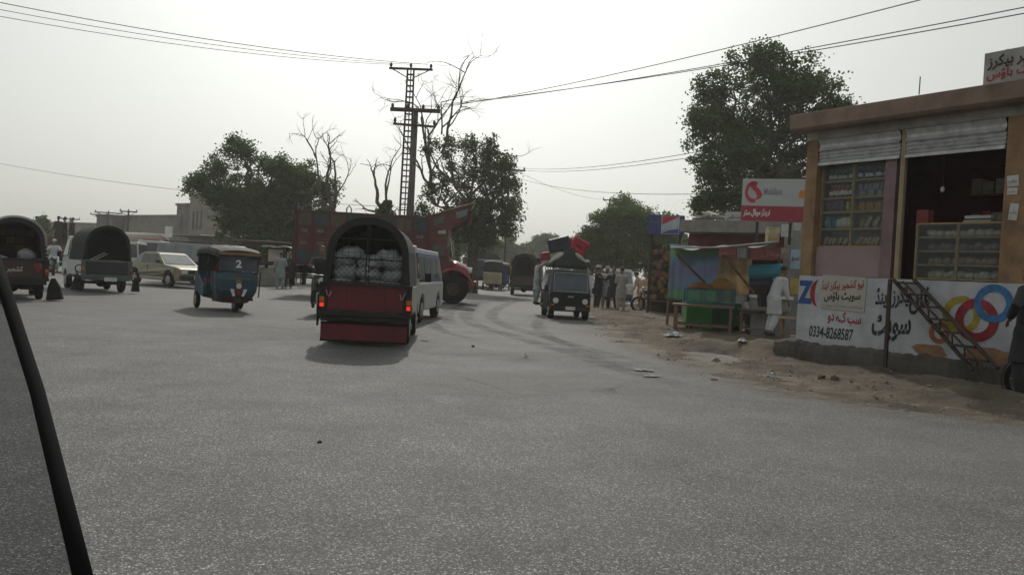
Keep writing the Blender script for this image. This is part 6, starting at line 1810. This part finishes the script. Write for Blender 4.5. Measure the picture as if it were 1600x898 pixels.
# ------------------------------------------------------------------ motorbikes
def motorbike(loc, yaw, label, m_, group='parked motorbikes'):
    r = thing('motorbike', label, 'motorbike', loc, rad(yaw), group)
    for y in (.62, -.62):
        t = MB().ring((0, y, .3), (1, 0, 0), .24, .3, .08, 20).build('wheel', BLACK, r)
        s_ = MB().tube([(-.05, y, .3), (.05, y, .3)], .06, 8)
        for i in range(8):
            a = math.pi * i / 4; s_.tube([(0, y, .3), (0, y + .25 * math.cos(a), .3 + .25 * math.sin(a))], .006, 4)
        s_.build('spokes', STEEL, t)
    MB().tube([(0, .62, .3), (0, .42, .95)], .03, 6).tube([(0, .4, .8), (0, -.2, .68), (0, -.62, .3)], .03, 6).tube([(0, .4, .75), (0, .1, .32), (0, -.25, .3), (0, -.62, .3)], .025, 6).build('frame', DARK, r)
    MB().ball((0, .14, .82), (.13, .28, .12), 12, 8).build('tank', m_, r, smooth=True)
    MB().ball((0, -.35, .8), (.12, .4, .07), 12, 8).build('seat', BLACK, r, smooth=True)
    MB().box((0, .05, .45), (.22, .32, .26)).build('engine', STEEL, r, bevel=.03)
    MB().tube([(-.34, .34, 1.02), (-.1, .42, 1.0), (.1, .42, 1.0), (.34, .34, 1.02)], .016, 6).build('handlebar', STEEL, r)
    MB().tube([(0, .48, .86), (0, .58, .86)], .09, 12).build('headlight', LAMPG, r)
    MB().tube([(.12, .1, .3), (.14, -.75, .36)], [.03, .05], 8).build('exhaust', STEEL, r)
    for y in (.62, -.62):
        MB().ring((0, y, .3), (1, 0, 0), .32, .335, .1, 20).build('mudguard', m_, r)
    return r
motorbike(XG(1018, 35.5), 100, 'black motorbike parked before the kiosk below the drinks sign', DARK)
motorbike(XG(1036, 36.2), 80, 'second dark motorbike tucked behind the first by the curtain', mat('dark red tank', (.08, .01, .015), .3))
mb_rider = motorbike(XG(499, 20.5), -165, 'dark motorbike with rider passing left of the red pickup', DARK, 'moving motorbikes')
mb2 = motorbike(XG(83, 40), -150, 'motorbike under the white clad rider between the left pickups', DARK, 'moving motorbikes')
mb3 = motorbike(XG(1700, 10.3), 60, 'motorbike beside the dark clothed man at the right edge', DARK, 'parked motorbikes')

# ------------------------------------------------------------------ people
SKIN = mat('brown skin', (.19, .1, .065), .6, var=.1)
HAIR = mat('black hair', (.012, .01, .009), .6)
LEATHER = mat('dark leather', (.03, .022, .018), .6)
def person(label, loc, yaw, h, shirt, trousers, lean=0.0, arms=None, legs=None, hair=HAIR, cap=None, vest=None, voxel=.016, group=None, pelvis=None, beard=False, rot=None, head_pitch=0.0, hem=.42):
    r = thing('person', label, 'person', loc, rad(yaw), group, rot=rot)
    k = h / 1.72
    pz = pelvis if pelvis is not None else .93
    P0 = V((0, 0, pz)); R_ = M.Rotation(-lean, 3, 'X')
    T = lambda x, y, z: P0 + R_ @ V((x, y, z))         # torso frame, z above the pelvis
    S_ = lambda p: V(p) * k
    sh = {s: T(s * .19, 0, .47) for s in (-1, 1)}
    arms = arms or {}
    el, ha = {}, {}
    for s in (-1, 1):
        e, h_ = arms.get(s, ((s * .06, .02, -.27), (s * .02, .1, -.24)))
        el[s] = sh[s] + V(e); ha[s] = el[s] + V(h_)
    legs = legs or {}
    hip, kn, an = {}, {}, {}
    for s in (-1, 1):
        hip[s] = P0 + V((s * .1, 0, -.04))
        kk, aa = legs.get(s, ((s * .12, .03, .49), (s * .13, -.03, .08)))
        kn[s], an[s] = V(kk), V(aa)
    b = MB()
    def tb(pts, rs, n=10): b.tube([S_(p) for p in pts], [q * k for q in rs], n)
    # torso, neck
    def ell(z, wx, wy, yo=0.0): return [S_(T(wx * math.cos(a), yo + wy * math.sin(a), z)) for a in [2 * math.pi * i / 14 for i in range(14)]]
    b.loft([ell(-.1, .12, .09), ell(0, .16, .11), ell(.14, .14, .1), ell(.32, .17, .115), ell(.44, .17, .1), ell(.5, .1, .075), ell(.53, .06, .06)])
    tb([T(0, 0, .48), T(0, .01, .6)], [.06, .055])
    hp = M.Rotation(-lean * .6 - head_pitch, 3, 'X'); hc = T(0, .02, .7)
    H = lambda x, y, z: hc + hp @ V((x, y, z))
    def hb(c, rr_): b.ball(S_(H(*c)), tuple(q * k for q in rr_), 12, 9, mat=hp)
    hb((0, -.01, .03), (.078, .098, .1)); hb((0, .03, -.05), (.058, .066, .065)); hb((0, .098, -.01), (.014, .022, .026)); hb((0, .09, .035), (.05, .012, .01)); hb((0, .088, -.055), (.026, .012, .012))
    for s in (-1, 1): hb((s * .08, -.005, 0), (.012, .024, .034))
    for s in (-1, 1):
        tb([sh[s] - V((s * .06, 0, 0)), sh[s], lerp(sh[s], el[s], .5), el[s], lerp(el[s], ha[s], .4), ha[s]], [.055, .058, .046, .04, .038, .028])
        d = (ha[s] - el[s]).normalized(); sd = d.cross(V((0, 1, .3))).normalized() if abs(d.y) < .9 else d.cross(V((1, 0, 0))).normalized(); nn = d.cross(sd)
        b.loft([[S_(ha[s] + d * t + sd * (w_ * math.cos(a)) + nn * (.014 * math.sin(a))) for a in [2 * math.pi * i / 10 for i in range(10)]] for t, w_ in ((-.01, .026), (.04, .04), (.085, .038))])
        for f, (o_, l_) in enumerate(((-.03, .06), (-.01, .075), (.01, .07), (.03, .055))):
            q = ha[s] + d * .08 + sd * o_
            tb([q, q + d * l_ * .55 + nn * .008, q + d * l_ + nn * .028], [.0095, .009, .0075], 6)
        q = ha[s] + d * .02 + sd * .03
        tb([q, q + d * .035 + sd * .022 + nn * .01, q + d * .065 + sd * .02 + nn * .025], [.011, .01, .008], 6)
        tb([hip[s], lerp(hip[s], kn[s], .45), kn[s], lerp(kn[s], an[s], .35), an[s]], [.095, .078, .056, .054, .036])
        tb([an[s] + V((0, -.05, -.045)), an[s] + V((0, .05, -.045)), an[s] + V((0, .15, -.055))], [.038, .04, .028], 8)
        tb([an[s] + V((0, 0, 0.02)), an[s] + V((0, 0, -.05))], [.036, .036], 8)
    fuse(b, 'body', SKIN, r, voxel * k * .75)
    # long shirt with sleeves
    b = MB()
    def ell2(z, wx, wy, yo=0.0):
        if z >= -.05:
            return [S_(T(wx * math.cos(a), yo + wy * math.sin(a), z)) for a in [2 * math.pi * i / 20 for i in range(20)]]
        mid = (kn[1] + kn[-1]) / 2; c = P0.lerp(V((mid.x, mid.y, kn[1].z)), min(1, (-z) / .46))
        return [S_(V((c.x + wx * math.cos(a), c.y + yo + wy * math.sin(a), P0.z + (z if pelvis is None else z * .6)))) for a in [2 * math.pi * i / 20 for i in range(20)]]
    spread = abs(kn[1].x - kn[-1].x) / 2 + .1
    fold = lambda: 1
    loops = [ell2(.535, .075, .07), ell2(.5, .15, .1), ell2(.44, .2, .125), ell2(.3, .19, .135), ell2(.1, .175, .135), ell2(-.02, .19, .145), ell2(-.2, max(.2, spread), .16), ell2(-hem, max(.215, spread + .02), .17)]
    b.loft(loops)
    for s in (-1, 1):
        w_ = lerp(el[s], ha[s], .85)
        b.tube([S_(p) for p in (sh[s] - V((s * .07, 0, 0)), sh[s], lerp(sh[s], el[s], .5), el[s], lerp(el[s], w_, .5), w_)], [q * k for q in (.075, .08, .068, .063, .058, .05)], 10)
    fuse(b, 'long_shirt', shirt, r, voxel * k)
    b = MB()
    for s in (-1, 1):
        b.tube([S_(p) for p in (hip[s] + V((0, 0, .08)), hip[s], lerp(hip[s], kn[s], .5), kn[s], lerp(kn[s], an[s], .5), lerp(kn[s], an[s], .95))], [q * k for q in (.11, .13, .115, .095, .088, .066)], 12)
    fuse(b, 'trousers', trousers, r, voxel * k)
    b = MB()
    for s in (-1, 1):
        b.tube([S_(p) for p in (an[s] + V((0, -.07, -.05)), an[s] + V((0, .03, -.048)), an[s] + V((0, .12, -.055)), an[s] + V((0, .175, -.062)))], [q * k for q in (.038, .046, .042, .02)], 8)
    b.build('shoes', LEATHER, r, smooth=True)
    b = MB()
    b.ball(S_(H(0, -.022, .05)), (.087 * k, .1 * k, .095 * k), 14, 9, mat=hp)
    for v in list(b.bm.verts):
        q = hp.inverted() @ (v.co / k - hc)
        if q.y > .045 and q.z < .075: v.co = S_(H(q.x * .9, .045, max(q.z, .07)))
        elif q.z < -.03: v.co = S_(H(q.x * .92, q.y * .9, -.03))
    b.build('hair', hair, r, smooth=True)
    if cap:
        b = MB(); b.loft([[S_(H(.092 * math.cos(a) * w_, -.015 + .108 * math.sin(a) * w_, z)) for a in [2 * math.pi * i / 16 for i in range(16)]] for z, w_ in ((.06, 1.0), (.1, 1.02), (.15, .95), (.165, .6))])
        b.build('cap', cap, r, smooth=False)
    if vest:
        b = MB(); b.loft([ell2(.52, .13, .1), ell2(.45, .205, .14), ell2(.3, .2, .15), ell2(.1, .19, .15), ell2(-.04, .2, .16)]); b.build('waistcoat', vest, r, smooth=True)
    return r
def cl_(n, c): return mat(n, c, .85, var=.2, scale=5, bump=.25, bscale=12)
WHC, GRC, BGC, BKC, LGC, TNC, ORC, DKG = cl_('white cotton', (.46, .48, .51)), cl_('grey blue cotton', (.24, .28, .29)), cl_('beige grey cotton', (.34, .32, .28)), cl_('black cotton', (.018, .018, .022)), cl_('light grey cotton', (.4, .42, .4)), cl_('tan cotton', (.4, .29, .19)), cl_('orange cotton', (.4, .17, .08)), cl_('dark olive cotton', (.05, .055, .04))
# four men standing
gp = 'men standing talking on the dirt'
fold_arm = {-1: ((-.05, .05, -.27), (.14, .18, .05)), 1: ((.05, .05, -.27), (-.14, .18, .07))}
person('man in black with white cap, leftmost of the four standing men', XG(932, 35.3), -70, 1.78, BKC, BKC, cap=WHC, group=gp)
person('man in light grey facing this way with white cap, second of the four men', XG(946, 35.6), 170, 1.76, LGC, LGC, cap=LGC, group=gp)
person('man in black with one arm reaching left, third of the four men', XG(956, 34.8), 150, 1.74, BKC, BKC, arms={1: ((.12, .12, -.18), (.1, .2, .08))}, legs={-1: ((-.13, .03, .49), (-.16, -.03, .08)), 1: ((.15, .06, .5), (.2, .02, .08))}, group=gp)
person('man in beige grey seen from behind, rightmost of the four standing men', XG(969, 34.2), 20, 1.76, BGC, BGC, arms=fold_arm, group=gp)
# distant people right
person('tan clad person bending forward near the heaped goods by the motorbikes', XG(1000, 38), 60, 1.68, TNC, ORC, lean=.35, group='people by the kiosk')
person('person in pale orange standing just left of the kiosk', XG(1009, 39), 160, 1.62, TNC, TNC, group='people by the kiosk')
person('person in white far behind the minivan at its right side', XG(920, 55), 190, 1.7, WHC, WHC)
# goods on the ground by them
o = MB(); rr = random.Random(2)
for i in range(14): o.mi = i % 3; o.ball((rr.uniform(-.7, .7), rr.uniform(-.3, .3), .12), (.22, .18, .14), 8, 5)
o = o.build('heaped_goods', [SACK, ORC, TNC], smooth=True); o.location = XG(991, 38.5)
tag(o, 'heap of white and orange bundles on the dirt behind the four men', 'goods', kind='stuff')
# stooping man with bag
sb = G(1206, 523, .12)
stp = person('stooping man in white with a black shoulder bag beside the bakery wall', sb, -72, 1.74, WHC, WHC, lean=.33, head_pitch=.25, arms={-1: ((-.03, .0, -.28), (0, .05, -.25)), 1: ((.03, .03, -.28), (0, .08, -.24))}, legs={-1: ((-.1, .05, .5), (-.11, -.06, .08)), 1: ((.1, .02, .49), (.11, -.14, .08))}, voxel=.013)
bg = thing('shoulder_bag', 'black shoulder bag slung on the stooping man in white', 'bag', sb, rad(-72))
MB().box((-.22, -.1, .86), (.14, .4, .32), mat=M.Rotation(.15, 3, 'X')).build('bag_body', BKC, bg, bevel=.04)
MB().tube([(-.24, -.14, 1.0), (-.23, .02, 1.2), (-.12, .16, 1.42), (.05, .24, 1.42), (.16, .2, 1.3)], .018, 6).tube([(-.24, -.14, 1.0), (-.2, -.02, 1.22), (-.08, .06, 1.42), (.06, .14, 1.45)], .018, 6).build('strap', BKC, bg)
# slumped man on the stall table
person('man in grey seated bent over behind the stall table', XG(1162, 22.6), 200, 1.68, LGC, DKG, lean=.75, pelvis=.5, legs={-1: ((-.15, .38, .48), (-.15, .36, .08)), 1: ((.15, .38, .48), (.15, .36, .08))}, arms={-1: ((-.05, .2, -.16), (.1, .18, -.02)), 1: ((.05, .2, -.16), (-.1, .18, -.02))})
o = MB().box((0, 0, .22), (.4, .35, .06))
for x in (-.16, .16):
    for y in (-.13, .13): o.box((x, y, .1), (.04, .04, .2))
o = o.build('stool', WOOD, bevel=.005); o.location = XG(1162, 22.6) + V((0, .04, .2)); tag(o, 'low wooden stool under the seated man in grey', 'stool')
# man at the right edge, hand on hip
person('man in black with hand on hip cut off by the right edge', XG(1600, 10.6), 35, 1.76, BKC, BKC, arms={-1: ((-.27, -.04, -.19), (.16, .14, -.16)), 1: ((.06, .02, -.27), (.02, .1, -.24))}, voxel=.012)
# left side people
person('man in long grey blue shirt walking away near the concrete block', XG(437, 38.5), 15, 1.66, GRC, GRC)
person('dark clothed man half hidden behind the rear of the cargo truck', XG(450, 39.5), 190, 1.68, BKC, DKG)
ride = {-1: ((-.15, .42, .62), (-.17, .12, .28)), 1: ((.15, .42, .62), (.17, .12, .28))}
rarm = {-1: ((-.1, .22, -.18), (.02, .24, .02)), 1: ((.1, .22, -.18), (-.02, .24, .02))}
def rider(bike, label, sh_, tr_, cap=None):
    p = person(label, bike.location + M.Rotation(bike.rotation_euler.z, 3, 'Z') @ V((0, -.3, 0)), math.degrees(bike.rotation_euler.z), 1.66, sh_, tr_, lean=.15, pelvis=.95, legs=ride, arms=rarm, cap=cap, hem=.2)
    return p
rider(mb_rider, 'dark clothed rider on the motorbike just left of the red pickup', BKC, DKG)
rider(mb2, 'rider in white on the motorbike between the two left pickups', WHC, WHC, WHC)
# men clinging to the minivan
person('man in pale patterned shirt clinging to the left flank of the luggage minivan', MWL @ V((.93, -.9, .42)), -80, 1.45, mat('pale patterned cotton', (.4, .4, .4), .85, var=.6, scale=14), GRC, arms={-1: ((-.1, .15, .15), (.02, .18, .14)), 1: ((.08, .15, .12), (.02, .18, .14))}, group='men clinging to the minivan')
person('man in white headcloth clinging to the right flank of the luggage minivan', MWL @ V((-.93, -1.1, .42)), 80, 1.45, GRC, GRC, cap=WHC, arms={-1: ((-.1, .15, .15), (.02, .18, .14)), 1: ((.08, .15, .12), (.02, .18, .14))}, group='men clinging to the minivan')
st_ = MB().box((.83, -1.0, .4), (.3, .7, .04)).box((-.83, -1.1, .4), (.3, .7, .04)); st_ = st_.build('side_step', DARK, lv)
# men standing on a far vehicle at left
ot = load_truck(100, 46, 40, 'brown open truck carrying standing men beyond the white pickup', mat('brown truck bed', (.13, .09, .06), .7, var=.4), 1.6, 2.0, 4.6, group='vehicles at far left')
for i, (px, Y, lb) in enumerate(((88, 45.5, 'dark figure standing at left on the brown open truck'), (98, 46, 'dark figure standing in the middle of the brown open truck'), (110, 46.5, 'dark figure standing at right on the brown open truck'))):
    person(lb, XG(px, Y) + V((0, 0, 1.42)), 60 + 40 * i, 1.6, [DKG, BKC, DKG][i], DKG, group='figures on the brown truck')
# far pedestrians by the long building
for i, (px, lb) in enumerate(((272, 'first of the small far pedestrians right of the rescue van'), (264, 'far pedestrian in white nearest the rescue van'))):
    person(lb, XG(px, 64), 90 * i, 1.7, [DKG, WHC][i], DKG, voxel=.025, group='far pedestrians')
# white topped cart
wc = thing('vendor_cart', 'vendor cart with white canopy behind the man in grey blue', 'cart', XG(437, 44), rad(5))
MB().box((0, 0, .75), (1.5, .9, .5)).build('cart_box', BRICKD, wc, bevel=.02)
MB().grid(lambda u, v: ((u - .5) * 1.9, (v - .5) * 1.2, 2.05 - .1 * abs(u - .5) + .04 * math.sin(u * 12)), 8, 4).build('canopy', WHITE, wc, solid=.02)
MB().box((-.35, .3, 1.55), (.75, .02, .65)).box((.5, .3, 1.5), (.5, .02, .55)).build('side_cloth', mat('pale cart cloth', (.5, .45, .38), .8, var=.3), wc)
for x in (-.7, .7):
    MB().tube([(x, .4, .5), (x, .4, 2.0)], .025, 5).tube([(x, -.4, .5), (x, -.4, 2.0)], .025, 5).build('post', DARK, wc)
    wheel(wc, x, 0, .3, .06)

# ------------------------------------------------------------------ the car the photograph is taken from: pillar strip and quarter window at left
ego = thing('car', 'dark window pillar and side glass of the car at the left edge', 'car', (0, 0, 0))
a, m1, b = PT(-22, 362, 1.35), PT(58, 610, .9), PT(152, 990, .62)
pts = [a, a.lerp(m1, .5), m1, m1.lerp(b, .5), b]
pl_ = MB()
pl_.tube(pts, [.009, .0082, .0074, .0074, .0074], 12)
pl_.build('window_pillar', mat('black pillar trim', (.008, .008, .009), .95, spec=.05), ego, smooth=True)
q0, q1 = PT(-120, 330, 1.25), PT(-160, 990, .6)
gl = MB(); gl.f([a, b, q1, q0])
gm_ = glass('tinted side glass', (.17, .18, .18), .015, .3)
gl.build('side_window', gm_, ego, solid=.003)
